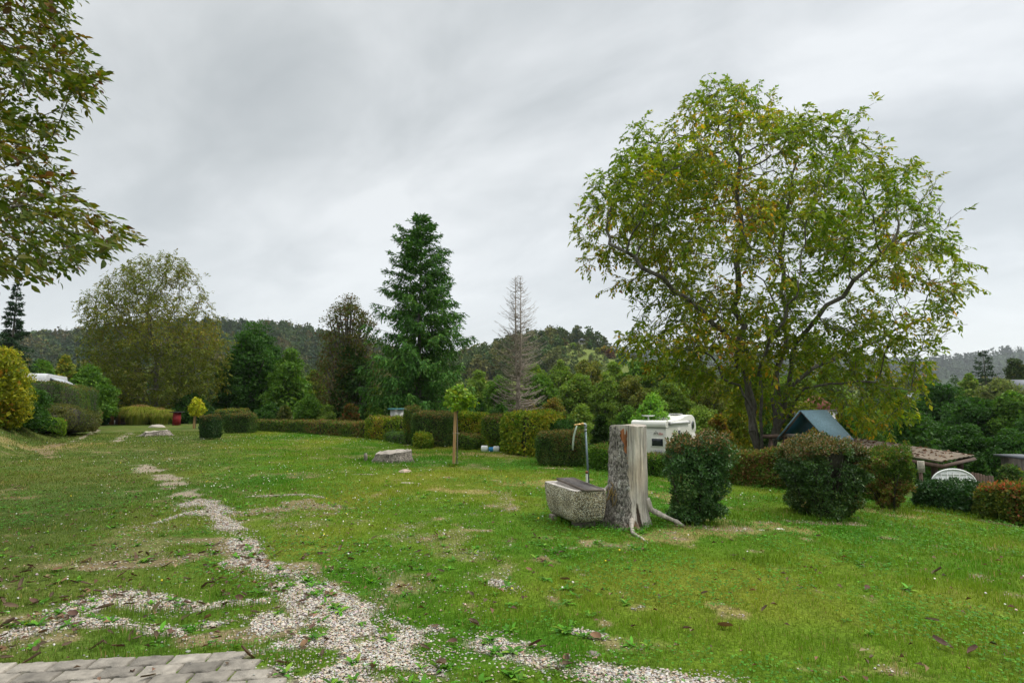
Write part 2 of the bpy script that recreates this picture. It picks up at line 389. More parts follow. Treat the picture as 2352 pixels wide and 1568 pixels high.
# ------------------------------------------------------------------ ground: one sheet out to the far hills
def build_ground():
    r = np.concatenate([[.25, .8, 1.4, 2.0, 2.5], np.exp(np.arange(math.log(2.9), math.log(3400), .0085))])
    th = np.concatenate([np.linspace(-math.pi, -rad(60), 40)[:-1], np.linspace(-rad(60), rad(60), 560), np.linspace(rad(60), math.pi, 40)[1:-1]])
    Rr, Th = np.meshgrid(r, th, indexing='ij'); x = (Rr*np.sin(Th)).ravel(); y = (Rr*np.cos(Th)).ravel()
    n = len(th); P = np.c_[x, y]; z = H(x, y)
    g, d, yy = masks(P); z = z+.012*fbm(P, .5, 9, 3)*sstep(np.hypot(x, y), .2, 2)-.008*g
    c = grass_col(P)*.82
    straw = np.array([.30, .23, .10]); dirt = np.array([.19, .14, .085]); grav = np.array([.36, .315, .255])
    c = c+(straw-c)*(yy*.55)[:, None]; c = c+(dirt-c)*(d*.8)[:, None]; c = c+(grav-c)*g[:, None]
    # beyond the hedges: rough herbage, meadow, forest floor
    e = (x+16)*.734+(y-36)*.679
    rough = sstep(e, 1.0, 3.0); rc = np.array([.05, .075, .018])
    c = c+(rc-c)*rough[:, None]
    mead = sstep(y, 95, 130)*sstep(-y, -1200, -700); mc = np.array([.115, .145, .035])*(1+.22*fbm(P, 60, 12, 3)[:, None])
    c = c+(mc-c)*mead[:, None]
    forest = sstep(y, 420, 520)*(x < -60)+sstep(y, 1000, 1400); forest = np.clip(forest, 0, 1)
    c = c+(np.array([.03, .05, .02])-c)*forest[:, None]
    V = np.r_[np.c_[x, y, z], [[0, 0, H1(0, 0)]]]; C = np.r_[c, c[:1]]
    i = np.arange(len(r)-1)[:, None]*n; j = np.arange(n)[None]; j2 = (j+1) % n
    Q = np.stack([i+j, i+n+j, i+n+j2, i+j2], -1).reshape(-1, 4)[:, ::-1]
    j = np.arange(n); T = np.c_[np.full(n, len(V)-1), (j+1) % n, j][:, ::-1]
    G_ = np.r_[g, 0]
    me = mkmesh('ground', V, [Q, T], C, [mat_ground()], smooth=True)
    a = me.attributes.new('gravel', 'FLOAT', 'POINT'); a.data.foreach_set('value', G_.astype(np.float32))
    tag(obj('ground', me), kind='structure')
def mat_ground():
    m = bpy.data.materials.new('turf_and_gravel'); m.use_nodes = True; t = NT(m.node_tree); p = t.n['Principled BSDF']
    a = t.add('ShaderNodeAttribute', attribute_name='Col'); ga = t.add('ShaderNodeAttribute', attribute_name='gravel')
    tc = t.add('ShaderNodeTexCoord'); o = tc.outputs['Object']
    fine = t.ramp(t.noise(o, 38, 7, .8), [(.34, .35), (.5, .95), (.66, 1.7)]); big = t.ramp(t.noise(o, 5, 4, .6), [(.3, .8), (.7, 1.2)])
    soil = t.mix(1.0, t.mix(1.0, a.outputs['Color'], fine, 'MULTIPLY'), big, 'MULTIPLY')
    v = t.add('ShaderNodeTexVoronoi', i_Scale=62.0); t.link(o, v.inputs['Vector'])
    st = t.ramp(v.outputs['Distance'], [(.1, 1.25), (.45, .8), (.75, .35)])
    vs = t.add('ShaderNodeSeparateColor'); t.link(v.outputs['Color'], vs.inputs[0]); tint = t.ramp(vs.outputs[0], [(0, (.30, .28, .26)), (.5, (.48, .46, .42)), (1, (.66, .62, .56))]); stones = t.mix(1.0, t.mix(1.0, a.outputs['Color'], st, 'MULTIPLY'), t.mix(1.0, tint, 2.0, 'MULTIPLY'), 'MULTIPLY')
    t.link(t.mix(ga.outputs['Fac'], soil, stones), p.inputs['Base Color']); p.inputs['Roughness'].default_value = .95
    p.inputs['Specular IOR Level'].default_value = .05
    bn = t.add('ShaderNodeBump'); bn.inputs['Strength'].default_value = .6; bn.inputs['Distance'].default_value = .015
    t.link(t.noise(o, 40, 5, .7), bn.inputs['Height']); t.link(bn.outputs[0], p.inputs['Normal']); return m
build_ground()
def scatter(n, r0, r1, p, th=rad(54)):
    """points in front of the camera side of the lawn, density falling as r^-p"""
    k = 2-p; u = RS.random(n); r = (r0**k+u*(r1**k-r0**k))**(1/k); a = RS.uniform(-th, th, n)
    return np.c_[r*np.sin(a), r*np.cos(a)], r
PAVE = [G(-80, 1536)[:2], G(120, 1524)[:2], G(330, 1506)[:2], G(560, 1500)[:2], G(690, 1566)[:2], G(720, 1567)[:2]+np.array([.1, -.6])]
def in_pave(P):
    y = np.interp(P[:, 0], [q[0] for q in PAVE], [q[1] for q in PAVE]); return (P[:, 1] < y) & (P[:, 0] < PAVE[-1][0]) & (P[:, 0] > -8)
def keep_lawn(P):
    e = (P[:, 0]+16)*.734+(P[:, 1]-36)*.679; return e < 2.2
# ------------------------------------------------------------------ grass
def blades(b, P, h, wd, col, lean=.45):
    n = len(P); z = H(P[:, 0], P[:, 1]); B = np.c_[P, z-.004]
    a = RS.uniform(0, 2*math.pi, n); s = np.c_[np.cos(a), np.sin(a), np.zeros(n)]
    l = RS.uniform(0, 2*math.pi, n); lv = np.c_[np.cos(l), np.sin(l), np.zeros(n)]*(RS.random(n)*lean)[:, None]
    up = np.array([0, 0, 1.]); hh = h[:, None]; w2 = wd[:, None]/2
    m = B+up*hh*.55+lv*hh*.35; tp = B+up*hh*(.95-.3*np.linalg.norm(lv, axis=1)[:, None])+lv*hh*1.15
    V = np.stack([B-s*w2, B+s*w2, m+s*w2*.8, m-s*w2*.8, tp], 1).reshape(-1, 3); i = np.arange(n)[:, None]*5
    b.add(V, np.concatenate([i+[0, 1, 2], i+[0, 2, 3], i+[3, 2, 4]]), np.repeat(col, 5, 0))
def build_grass():
    b = Buf(); P, r = scatter(820000, 2.9, 38, 1.42); r = np.hypot(P[:, 0], P[:, 1])
    g, d, y = masks(P); tuft = fbm(P, .22, 111, 3)
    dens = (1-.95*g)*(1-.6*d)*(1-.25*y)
    k = (RS.random(len(P)) < dens*(.72+.6*tuft)) & keep_lawn(P) & ~in_pave(P)
    P, r, g, d, y, tuft = P[k], r[k], g[k], d[k], y[k], tuft[k]
    n = len(P); h = (.020+.020*RS.random(n)+.05*np.clip(tuft, 0, 1))*(1-.3*d)*(.8+.45*sstep(fbm(P, 2.2, 77, 2), -.3, .6))*(1+.012*r)
    wd = .0036*(np.maximum(r, 3)/4)**.8*RS.uniform(.7, 1.4, n)
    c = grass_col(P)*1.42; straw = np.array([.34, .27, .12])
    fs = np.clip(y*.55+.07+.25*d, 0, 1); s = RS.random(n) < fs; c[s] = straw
    c = c*(1+.16*RS.normal(size=(n, 1)))*(1+.3*np.clip(tuft, -.6, .6))[:, None]; c = np.clip(c*(1+.05*RS.normal(size=(n, 3))), .005, .6)
    blades(b, P, h, wd, c)
    tag(obj('grass', b.mesh('grass', M_GRASS)), 'short mown grass of the lawn, patchy green and yellow', 'grass', kind='stuff')
    # tall tufts against stumps, stakes and hedge feet
    b = Buf(); Q = []
    spots = [(905, 1062, 1.0, 60), (360, 1003, .9, 40), (1042, 1071, .15, 18), (1450, 1207, .45, 60), (1330, 1202, .35, 70), (1610, 1205, .5, 40), (1900, 1198, .7, 50),
             (2060, 1180, .5, 30), (2200, 1178, .9, 90), (2300, 1195, .6, 50), (1690, 1190, .5, 30), (1800, 1150, .8, 60), (840, 1058, .2, 20), (1750, 1290, .3, 26), (1545, 1200, .3, 20)]
    for px, py, s_, m in spots:
        q = G(px, py)[:2]; Q.append(q+RS.normal(size=(m*7, 2))*np.array([s_, s_*.45])*.6)
    P = np.concatenate(Q); P = P[keep_lawn(P)]; n = len(P); r = np.hypot(P[:, 0], P[:, 1])
    blades(b, P, RS.uniform(.06, .15, n), .005*(r/5)**.6*np.ones(n), np.clip(grass_col(P)*1.15*(1+.2*RS.normal(size=(n, 1))), .01, .5), .8)
    tag(obj('long_grass', b.mesh('long_grass', M_GRASS)), 'longer grass left unmown round the stumps and hedge feet', 'grass', kind='stuff')
build_grass()
# ------------------------------------------------------------------ gravel stones
def stone_proto(k):
    t = (1+5**.5)/2
    v = np.array([[-1, t, 0], [1, t, 0], [-1, -t, 0], [1, -t, 0], [0, -1, t], [0, 1, t], [0, -1, -t], [0, 1, -t], [t, 0, -1], [t, 0, 1], [-t, 0, -1], [-t, 0, 1]])/1.9
    f = np.array([[0, 11, 5], [0, 5, 1], [0, 1, 7], [0, 7, 10], [0, 10, 11], [1, 5, 9], [5, 11, 4], [11, 10, 2], [10, 7, 6], [7, 1, 8], [3, 9, 4], [3, 4, 2], [3, 2, 6], [3, 6, 8], [3, 8, 9], [4, 9, 5], [2, 4, 11], [6, 2, 10], [8, 6, 7], [9, 8, 1]])
    return v*(1+.28*np.random.default_rng(k).normal(size=(12, 3))), f
def build_gravel():
    b = Buf(); P, _ = scatter(380000, 3.0, 11, 1.3, rad(50)); g, d, y = masks(P)
    k = ((RS.random(len(P)) < g**1.2*.97) | (RS.random(len(P)) < d*.10) | (RS.random(len(P)) < .012*(P[:, 0] < 0)+.22*np.clip(sdist(P, ST_G), 0, 1)*(1-g))) & (~in_pave(P) | (RS.random(len(P)) < .05)); P = P[k]
    P = P[:100000]; n = len(P); s = RS.uniform(.0028, .0068, n)*np.where(RS.random(n) < .06, 1.7, 1)*(1+.05*np.hypot(P[:, 0], P[:, 1]))
    pr = [stone_proto(i) for i in range(6)]; f = pr[0][1]; pv = np.stack([p[0] for p in pr])[RS.integers(0, 6, n)]
    a = RS.uniform(0, 2*math.pi, n); ca, sa = np.cos(a)[:, None], np.sin(a)[:, None]
    x = pv[:, :, 0]*ca-pv[:, :, 1]*sa; yv = pv[:, :, 0]*sa+pv[:, :, 1]*ca; sc_ = s[:, None]
    z0 = H(P[:, 0], P[:, 1])+.004
    z0 = z0+np.where(in_pave(P), .02, 0)
    V = np.stack([P[:, 0, None]+x*sc_*1.2, P[:, 1, None]+yv*sc_*.95, z0[:, None]+pv[:, :, 2]*sc_*.7], -1).reshape(-1, 3)
    T = (np.arange(n)[:, None, None]*12+f[None]).reshape(-1, 3)
    c = pick(n, [((.50, .47, .42), 4), ((.37, .345, .305), 3), ((.46, .385, .285), 2.6), ((.42, .30, .22), 1), ((.25, .235, .22), 1.2)], .1, g=1)
    b.add(V, T, np.repeat(c, 12, 0))
    tag(obj('gravel', b.mesh('gravel', mat_plain('gravel_stone', (.5, .5, .5), .85, bump=.2, bscale=200, attr=True))), 'pale crushed gravel showing through the worn grass', 'gravel', kind='stuff')
build_gravel()
# ------------------------------------------------------------------ paving
def build_paving():
    b = Buf(); a0 = rad(8); ca, sa = math.cos(a0), math.sin(a0); Lx, Ly = .225, .14
    for j in range(-3, 14):
        for i in range(-20, 14):
            cx = i*Lx+(j % 2)*Lx/2; cy = j*Ly
            w_ = np.array([-1.2+cx*ca-cy*sa, 2.75+cx*sa+cy*ca])
            if not in_pave(w_[None]+np.array([[0, .03*math.sin(i*2.1)]]))[0]: continue
            hx, hy, e = Lx/2-.004, Ly/2-.004, .016
            pts = [(-hx, -hy), (-hx*.35, -hy), (-hx*.2, -hy+e), (hx*.2, -hy+e), (hx*.35, -hy), (hx, -hy), (hx-e*.8, 0), (hx, hy), (hx*.35, hy), (hx*.2, hy+e*.6), (-hx*.2, hy+e*.6), (-hx*.35, hy), (-hx, hy), (-hx+e*-.0, 0)]
            m = len(pts); t = np.array(pts); t = t+RS.normal(size=t.shape)*.0015
            T2 = np.c_[w_[0]+t[:, 0]*ca-t[:, 1]*sa, w_[1]+t[:, 0]*sa+t[:, 1]*ca]; zt = H(T2[:, 0], T2[:, 1]).mean()+.018+RS.normal()*.0025
            tl = RS.normal(size=2)*.012; zz = zt+(T2-w_) @ tl; inn = w_+(T2-w_)*.93
            V = np.r_[np.c_[T2, zz-.05], np.c_[T2, zz-.006], np.c_[inn, zz], [[*w_, zt]]]
            q = np.arange(m); q2 = (q+1) % m
            Q = np.r_[np.c_[q, q2, m+q2, m+q], np.c_[m+q, m+q2, 2*m+q2, 2*m+q]]; T = np.c_[np.full(m, 3*m), 2*m+q, 2*m+q2]
            b.add(V, T, np.array([.26, .235, .20])*(1+.15*RS.normal()), Q=Q)
    tag(obj('paving', b.mesh('paving', mat_plain('concrete_paver', (.3, .3, .3), .9, bump=.5, bscale=90, var=.3, vscale=14, attr=True))), kind='structure')
build_paving()
# ------------------------------------------------------------------ weeds, clover, flowers, fallen leaves
def build_weeds():
    b = Buf()
    P, r = scatter(2600, 3.1, 13, 1.0, rad(48)); g, d, y = masks(P); nz = fbm(P, .9, 131, 3)
    sc_ = (P[:, 0] < 1.2)*1.0*(.35+1.1*g+.6*d)+.10
    k = (RS.random(len(P)) < sc_*(.28+.9*np.clip(nz+.1, 0, 1))); P = P[k][:620]
    k2 = ~in_pave(P) | (RS.random(len(P)) < .25); P = P[k2]
    for i, q in enumerate(P):
        m = RS.integers(5, 11); s_ = RS.uniform(.035, .085); z = H1(*q)
        a = np.arange(m)/m*6.28+RS.random(m)*.8; e = RS.uniform(.15, .95, m)
        D = np.c_[np.cos(a)*np.cos(e), np.sin(a)*np.cos(e), np.sin(e)]
        B = np.c_[q[0]+RS.normal(size=m)*.012, q[1]+RS.normal(size=m)*.012, np.full(m, z+.004)]
        c = pick(m, [((.07, .20, .02), 3), ((.045, .13, .02), 2), ((.13, .24, .035), 1)], .2)
        rleaves(b, B, D, np.tile([0, 0, 1.], (m, 1)), s_*RS.uniform(.7, 1.2, m), s_*.42, c, .12, .35)
    tag(obj('weeds', b.mesh('weeds', M_LEAF)), 'broad-leaved plantain and dandelion weeds in the grass and gravel', 'weeds', kind='stuff')
    b = Buf()   # clover
    P, r = scatter(90000, 3.0, 17, 1.35, rad(50)); nz = fbm(P, 1.1, 141, 3)+.25*fbm(P, .3, 142, 2); g, d, y = masks(P)
    tr = G(1345, 1212)[:2]; nearT = np.exp(-((P-tr)**2).sum(1)/.35)
    k = (RS.random(len(P)) < np.clip(sstep(nz+.3*(P[:, 0] > -.5), .0, .45)*.6+nearT, 0, 1)*(1-g)*(1-d)) & keep_lawn(P) & ~in_pave(P); P = P[k][:26000]
    n = len(P); r = np.hypot(P[:, 0], P[:, 1]); hh = RS.uniform(.03, .065, n)
    c = pick(n, [((.035, .13, .018), 3), ((.05, .17, .022), 3), ((.085, .20, .03), 1)], .2); z = H(P[:, 0], P[:, 1])
    for q in range(3):
        a = RS.uniform(0, .6, n)+q*2.09; D = np.c_[np.cos(a), np.sin(a), RS.uniform(-.1, .35, n)]
        leaves(b, np.c_[P, z+hh], D, np.c_[RS.normal(size=(n, 2))*.25, np.ones(n)], .0125*(r/4)**.55, .013*(r/4)**.55, c, .1)
    tag(obj('clover', b.mesh('clover', M_LEAF)), 'low clover leaves spreading through the lawn', 'clover', kind='stuff')
    b = Buf()   # clover heads
    P, r = scatter(5200, 4.5, 30, 1.0, rad(44)); nz = fbm(P, 2.1, 151, 3); g, d, y = masks(P)
    band = np.exp(-((P[:, 1]-24)/3)**2)*(P[:, 0] < -3)*.5+np.exp(-((P[:, 0]+4)**2+(P[:, 1]-13)**2)/9)*.5
    k = (RS.random(len(P)) < np.clip(sstep(nz, .05, .5)*.4+.03+band*.7, 0, 1)*(1-g)) & keep_lawn(P); P = P[k][:800]
    v, f = stone_proto(3); n = len(P); r = np.hypot(P[:, 0], P[:, 1]); s = RS.uniform(.006, .0095, n)*(1+.02*r)
    z = H(P[:, 0], P[:, 1])+RS.uniform(.055, .085, n)
    V = (np.c_[P, z][:, None]+v[None]*s[:, None, None]).reshape(-1, 3); T = (np.arange(n)[:, None, None]*12+f[None]).reshape(-1, 3)
    c = pick(n, [((.72, .70, .62), 8), ((.60, .48, .42), 1.5), ((.75, .60, .05), .7)], .08, g=1)
    b.add(V, T, np.repeat(c, 12, 0)); leaves(b, np.c_[P, z-.06], np.tile([0, 0, 1.], (n, 1))+RS.normal(size=(n, 3))*.1, RS.normal(size=(n, 3)), .06, .003, np.tile([.06, .15, .02], (n, 1)))
    tag(obj('clover_flowers', b.mesh('clover_flowers', mat_plain('petal', (.7, .7, .6), .8, attr=True, var=.05))), 'small white clover heads dotted over the lawn', 'clover flowers', kind='stuff')
build_weeds()
DEADC = [((.15, .088, .052), 3), ((.095, .06, .038), 3), ((.20, .125, .078), 1.5), ((.22, .16, .09), .3)]
def dead_leaf_mesh(k):
    rs = np.random.default_rng(k); b = Buf(); n = 5; m = 3; L, Wd = rs.uniform(.075, .12), rs.uniform(.032, .05)
    cu = rs.uniform(1.2, 3.6); tw = rs.uniform(-.6, .6); V = []
    for i in range(n+1):
        t = i/n; wd = Wd*math.sin(math.pi*min(t*.86+.07, 1))**.8
        for j in range(-m+1, m):
            u = j/(m-1); a = u*cu*.45
            V.append([(t-.5)*L, math.sin(a)*wd/cu*1.4, .012+(1-math.cos(a))*wd/cu*1.3+.022*abs(t-.5)*rs.uniform(.2, 1.0)+tw*.02*(t-.5)*u])
    V = np.array(V); kk = 2*m-1; i = np.arange(n)[:, None]*kk; j = np.arange(kk-1)[None]
    Q = np.stack([i+j, i+j+1, i+kk+j+1, i+kk+j], -1).reshape(-1, 4)
    b.add(V, None, pick(1, DEADC, .15, g=1)[0]*np.linspace(.8, 1.2, len(V))[:, None], Q=Q); return b
def build_fallen():
    pro = [dead_leaf_mesh(k).mesh('dead_walnut_leaf', M_DEAD, True) for k in range(10)]
    P, r = scatter(2600, 3.3, 12, .6, rad(43)); w_ = np.clip(.16+.9*sstep(-P[:, 0]-.32*P[:, 1], -.9, 2.4), 0, 1)
    w_[P[:, 0] > .6] *= .16
    k = (RS.random(len(P)) < w_*np.where(in_pave(P), .12, 1)) & keep_lawn(P); P = P[k]; r = np.hypot(P[:, 0], P[:, 1]); o_ = np.argsort(r); P = P[o_]
    fixed = [(1456, 1447, 0), (1370, 1466, 1), (1232, 1490, 2), (1300, 1527, 2), (1088, 1443, 3), (1297, 1338, 4), (562, 1515, 5), (2157, 1319, 6), (2238, 1503, 7), (2140, 1432, 8), (2165, 1486, 9), (1667, 1447, 1), (1580, 1452, 3), (1880, 1234, 2), (240, 1405, 4), (1012, 1537, 6)]
    fx = np.array([G(a, b)[:2] for a, b, _ in fixed]); P = np.r_[fx, P]; g, d, y = masks(P); pv = in_pave(P)
    for i, q in enumerate(P[:290]):
        side = 'left' if q[0] < -1.2 else 'middle' if q[0] < 1.2 else 'right'
        if pv[i]: lab, grp = 'curled brown walnut leaf lying on the grey concrete pavers', 'dead leaves on the pavers'
        elif g[i] > .5: lab, grp = 'curled brown walnut leaf lying on the pale gravel', 'dead leaves on the gravel'
        else: lab, grp = 'curled brown walnut leaf lying in the grass', 'dead leaves in the grass'
        o = obj('fallen_leaf', pro[i % 10], None, (q[0], q[1], H1(*q)+(.022 if pv[i] else .018 if g[i] < .5 else .008)))
        o.rotation_euler = (RS.normal()*.35, RS.normal()*.3, RS.uniform(0, 6.28)); s = RS.uniform(.5, .95)*(1.45 if i < 16 else 1)
        o.scale = (s, s, s); tag(o, lab, 'leaf', grp)
    P, r = scatter(9000, 9, 30, .8, rad(46)); w_ = np.clip(.08+1.0*sstep(-P[:, 0]-.32*P[:, 1], -1.5, 2.5), 0, 1)
    k = (RS.random(len(P)) < w_*.5) & keep_lawn(P); P = np.r_[P[k], scatter(700, 4, 9, .5, rad(46))[0]]; P = P[(P[:, 0] < -2) | (RS.random(len(P)) < .5)]; n = len(P); b = Buf()
    a = RS.uniform(0, 6.28, n); L = RS.uniform(.035, .07, n)
    leaves(b, np.c_[P, H(P[:, 0], P[:, 1])+.03], np.c_[np.cos(a), np.sin(a), RS.uniform(-.2, .5, n)], np.c_[RS.normal(size=(n, 2))*.5, np.ones(n)], L, L*.5, pick(n, DEADC, .2, g=1), .4)
    tag(obj('leaf_litter', b.mesh('leaf_litter', M_DEAD)), 'scattered brown walnut leaves farther out on the lawn', 'leaf litter', kind='stuff')
build_fallen()
# ------------------------------------------------------------------ tree growing
def grow(N0, par0, att, step, kill, iters, wig=.18, up=0., infl=9e9, seed=1):
    rs = np.random.default_rng(seed); N = [np.array(N0, float)]; par = list(par0); tot = len(N0)
    nd = np.full(len(att), 9e9); ni = np.zeros(len(att), int)
    def upd(new, base):
        nonlocal nd, ni
        d = np.linalg.norm(att[:, None]-new[None], axis=2); k = d.argmin(1); m = d[np.arange(len(att)), k]; q = m < nd
        nd = np.where(q, m, nd); ni = np.where(q, base+k, ni)
    upd(N[0], 0); allN = N[0]
    for _ in range(iters):
        act = nd < infl
        if not act.any(): break
        idx, inv = np.unique(ni[act], return_inverse=True); D = np.zeros((len(idx), 3)); np.add.at(D, inv, unit(att[act]-allN[ni[act]]))
        D = unit(D)+wig*rs.normal(size=D.shape)+[0, 0, up]; new = allN[idx]+unit(D)*step
        par += list(idx); base = tot; tot += len(new); allN = np.r_[allN, new]; upd(new, base)
        k = nd > kill; att = att[k]; nd = nd[k]; ni = ni[k]
        if not len(att): break
    return allN, np.array(par)
def radii(N, par, r0, ex=2.2, rmax=9):
    r = np.zeros(len(N)); acc = np.zeros(len(N))
    for i in range(len(N)-1, -1, -1):
        r[i] = min(max(acc[i], r0**ex)**(1/ex), rmax)
        if par[i] >= 0: acc[par[i]] += r[i]**ex
    return r
def smooth_nodes(N, par, it=2, keep=4):
    for _ in range(it):
        S = N.copy(); c = np.zeros(len(N)); A = np.zeros_like(N); k = np.where(par >= 0)[0]
        np.add.at(A, par[k], N[k]); np.add.at(c, par[k], 1); A[k] += N[par[k]]; c[k] += 1
        q = c > 1; q[:keep] = False; S[q] = N[q]*.5+.5*A[q]/c[q][:, None]; N = S
    return N
WALC = [((.09, .16, .016), 2.8), ((.14, .195, .02), 3), ((.21, .225, .024), 2.3), ((.42, .25, .025), 1.0), ((.18, .095, .03), .7)]
def walnut_leaves(b, N, par, r, thr, L, cols, nr=2, nl=5, sparse=.15, rich=False, dirb=(0, 0, -.35), prob=1.0, lumps=2.5, seed=3):
    k = np.where((r < thr) & (par >= 0))[0]; k = k[RS.random(len(k)) < prob]
    k = k[fbm(N[k], 1.15, seed, 2) > -.6+sparse]
    d = unit(N[k]-N[par[k]]); B = np.repeat(N[k], nr, 0); d = np.repeat(d, nr, 0); n = len(B)
    rd = unit(d*.8+RS.normal(size=(n, 3))*.6+np.array(dirb)*.5); Lr = L*RS.uniform(1.2, 2.4, n)
    P = []; D = []; lv = []
    for j in range(nl):
        t = (j+1)/nl; p = B+rd*(Lr*t)[:, None]+np.array([0, 0, -1.])*(Lr*t*t*.35)[:, None]
        sd = unit(np.cross(rd, [0, 0, 1.]))*(1 if j % 2 else -1); sd = sd if j < nl-1 else sd*.1
        P.append(p); D.append(unit(rd*.7+sd*.75+np.array(dirb)+RS.normal(size=(n, 3))*.25)); lv.append(np.full(n, .75+.45*t))
    P = np.concatenate(P); D = np.concatenate(D); lv = np.concatenate(lv)*RS.uniform(.7, 1.25, n*nl)
    q = RS.random(len(P)) < .88; P, D, lv = P[q], D[q], lv[q]; m = len(P)
    lump = np.clip(.5+.9*fbm(P, lumps, seed+5, 3), 0, 1); c = pick(m, cols, .2, lump)
    U = np.array([0, 0, 1.])+RS.normal(size=(m, 3))*.45
    (rleaves if rich else leaves)(b, P, D, U, L*lv, L*lv*.5, c, .16)
    return m
def rows(y, T): return np.interp(y, [t[0] for t in T], [t[1] for t in T]), np.interp(y, [t[0] for t in T], [t[2] for t in T])
def env_att(T, Y, dfrac, n, seed, ns=3.0, cut=.0, hollow=.0):
    """attractors filling a crown whose width is measured row by row at distance Y"""
    rs = np.random.default_rng(seed); ys = [t[0] for t in T]; out = []
    wmax = max(t[2]-t[1] for t in T)
    while len(out) < n:
        py = rs.uniform(min(ys), max(ys), 4000); l, r_ = rows(py, T); u = rs.uniform(-1, 1, 4000); v = rs.uniform(-1, 1, 4000)
        ok = (u*u+v*v < 1) & (rs.random(4000) < (r_-l)/wmax) & (u*u+v*v > hollow*rs.random(4000))
        for p, a, c, uu, vv in zip(py[ok], l[ok], r_[ok], u[ok], v[ok]):
            hw = (c-a)/2/F*Y; q = at((a+c)/2, p, Y); out.append((q[0]+uu*hw, Y+vv*hw*dfrac, q[2]))
    A = np.array(out); k = fbm(A*[1, 1, 1.6], ns, seed+3, 2) > cut-.35; return A[k][:n]
def tree_obj(name, label, cat, base, trunkbuf, leafbuf, barkmat=M_BARK, leafmat=M_LEAF, group=None, trunkname='trunk', crownname='crown'):
    t = thing(name, label, cat, base, 0, group)
    if trunkbuf and trunkbuf.n: obj(trunkname, trunkbuf.mesh(trunkname, barkmat, True, off=base), t)
    if leafbuf and leafbuf.n: obj(crownname, leafbuf.mesh(crownname, leafmat, False, off=base), t)
    return t
# the big walnut right of the middle
def big_walnut():
    Y = 22.0; T = [(172, 1665, 1715), (205, 1605, 1760), (250, 1600, 1830), (268, 1495, 1860), (290, 1480, 2010), (330, 1450, 2060), (370, 1455, 2095), (400, 1385, 2105), (440, 1350, 2135), (480, 1328, 2180), (560, 1345, 2205), (620, 1345, 2235),
         (660, 1400, 2265), (690, 1450, 2255), (740, 1455, 2215), (800, 1450, 2200), (850, 1530, 2180), (900, 1640, 2175), (950, 1740, 2160), (975, 1900, 2120)]
    T = [(y_, l_-28, r_-72) for y_, l_, r_ in T]
    A = env_att(T, Y, .78, 5400, 21, 2.0, .28, .22)
    g = at(1760, 1030, Y); gz = H1(g[0], Y); bx = g[0]
    N0 = [(bx-.02, Y, gz-.3), (bx, Y, gz+.4), (bx-.10, Y, gz+1.0), (bx-.17, Y+.05, gz+1.7), (bx-.24, Y, gz+2.4), (bx-.48, Y, gz+3.2),
          (bx+.16, Y+.1, gz+1.0), (bx+.22, Y+.1, gz+1.8), (bx+.26, Y+.1, gz+2.6), (bx+.42, Y, gz+3.3)]
    P0 = [-1, 0, 1, 2, 3, 4, 1, 6, 7, 8]
    # hand-laid main limbs
    def limb(frm, pts):
        k = frm
        prev = np.array(N0[k])
        for p, dy in pts:
            q = at(p[0], p[1], Y+dy); m_ = max(int(np.linalg.norm(q-prev)/.45), 1); jt = RS.normal(size=3)*.16
            for s_ in range(1, m_+1):
                u = s_/m_; N0.append(tuple(prev+(q-prev)*u+jt*math.sin(math.pi*u)+RS.normal(size=3)*.035)); P0.append(k); k = len(N0)-1
            prev = np.array(N0[k])
    limb(5, [((1712, 850), 0), ((1690, 800), -.4), ((1640, 740), -.8), ((1580, 690), -1.2), ((1520, 640), -1.5), ((1460, 590), -1.2), ((1400, 560), -1)])
    limb(5, [((1725, 820), .5), ((1712, 750), .6), ((1700, 680), .3), ((1690, 600), 0), ((1700, 520), 0), ((1690, 430), -.2), ((1680, 330), -.2), ((1680, 250), 0)])
    limb(9, [((1790, 830), .2), ((1800, 750), .4), ((1795, 670), .5), ((1790, 590), 1), ((1800, 500), 1.2), ((1820, 400), 1), ((1830, 310), .8)])
    limb(9, [((1815, 820), -.5), ((1850, 760), -1.5), ((1900, 700), -2), ((1960, 650), -2.4), ((2020, 590), -2.4), ((2070, 520), -2)])
    limb(9, [((1860, 850), .4), ((1940, 820), .8), ((2020, 780), 1), ((2100, 740), .8), ((2170, 700), .5)])
    limb(8, [((1850, 890), -1), ((1930, 880), -2), ((2010, 880), -2.6), ((2090, 900), -3)])
    limb(4, [((1700, 880), -1.2), ((1650, 840), -2.2), ((1590, 810), -3), ((1530, 790), -3.4)])
    limb(7, [((1790, 860), 1.5), ((1810, 800), 3), ((1790, 730), 4.3), ((1760, 650), 5)])
    limb(3, [((1750, 860), -1.6), ((1760, 800), -3), ((1800, 740), -4.2), ((1830, 680), -5)])
    N, par = grow(N0, P0, A, .27, .38, 90, .26, .0, seed=4)
    N = smooth_nodes(N, par, 1, len(N0)); r = radii(N, par, .0085, 2.08, .42); r[0] *= 1.2
    # fine twigs at every thin node so the rim stays feathery
    tb = Buf(); edges_tubes(tb, N, par, r, 7, minr=.03); edges_tubes(tb, N, par, np.where(r <= .03, r, 0), 3)
    k = np.where(r < .022)[0]; m = len(k); n2 = unit(N[k]-N[par[k]])+RS.normal(size=(m, 3))*.7+[0, 0, .1]; N2 = N[k]+unit(n2)*RS.uniform(.25, .6, m)[:, None]
    NN = np.r_[N, N2]; pp = np.r_[par, k]; rr = np.r_[r, np.full(m, .007)]; edges_tubes(tb, NN, np.r_[np.full(len(N), -1), k], rr, 3)
    lb = Buf(); n = walnut_leaves(lb, NN, pp, rr, .024, .165, WALC, 2, 8, .31, prob=.98, lumps=2.6)
    tree_obj('walnut_tree', 'large spreading walnut tree with yellowing leaves behind the trimmed hedges', 'tree', (bx, Y, gz), tb, lb)
    print('walnut', len(N), n)
big_walnut()
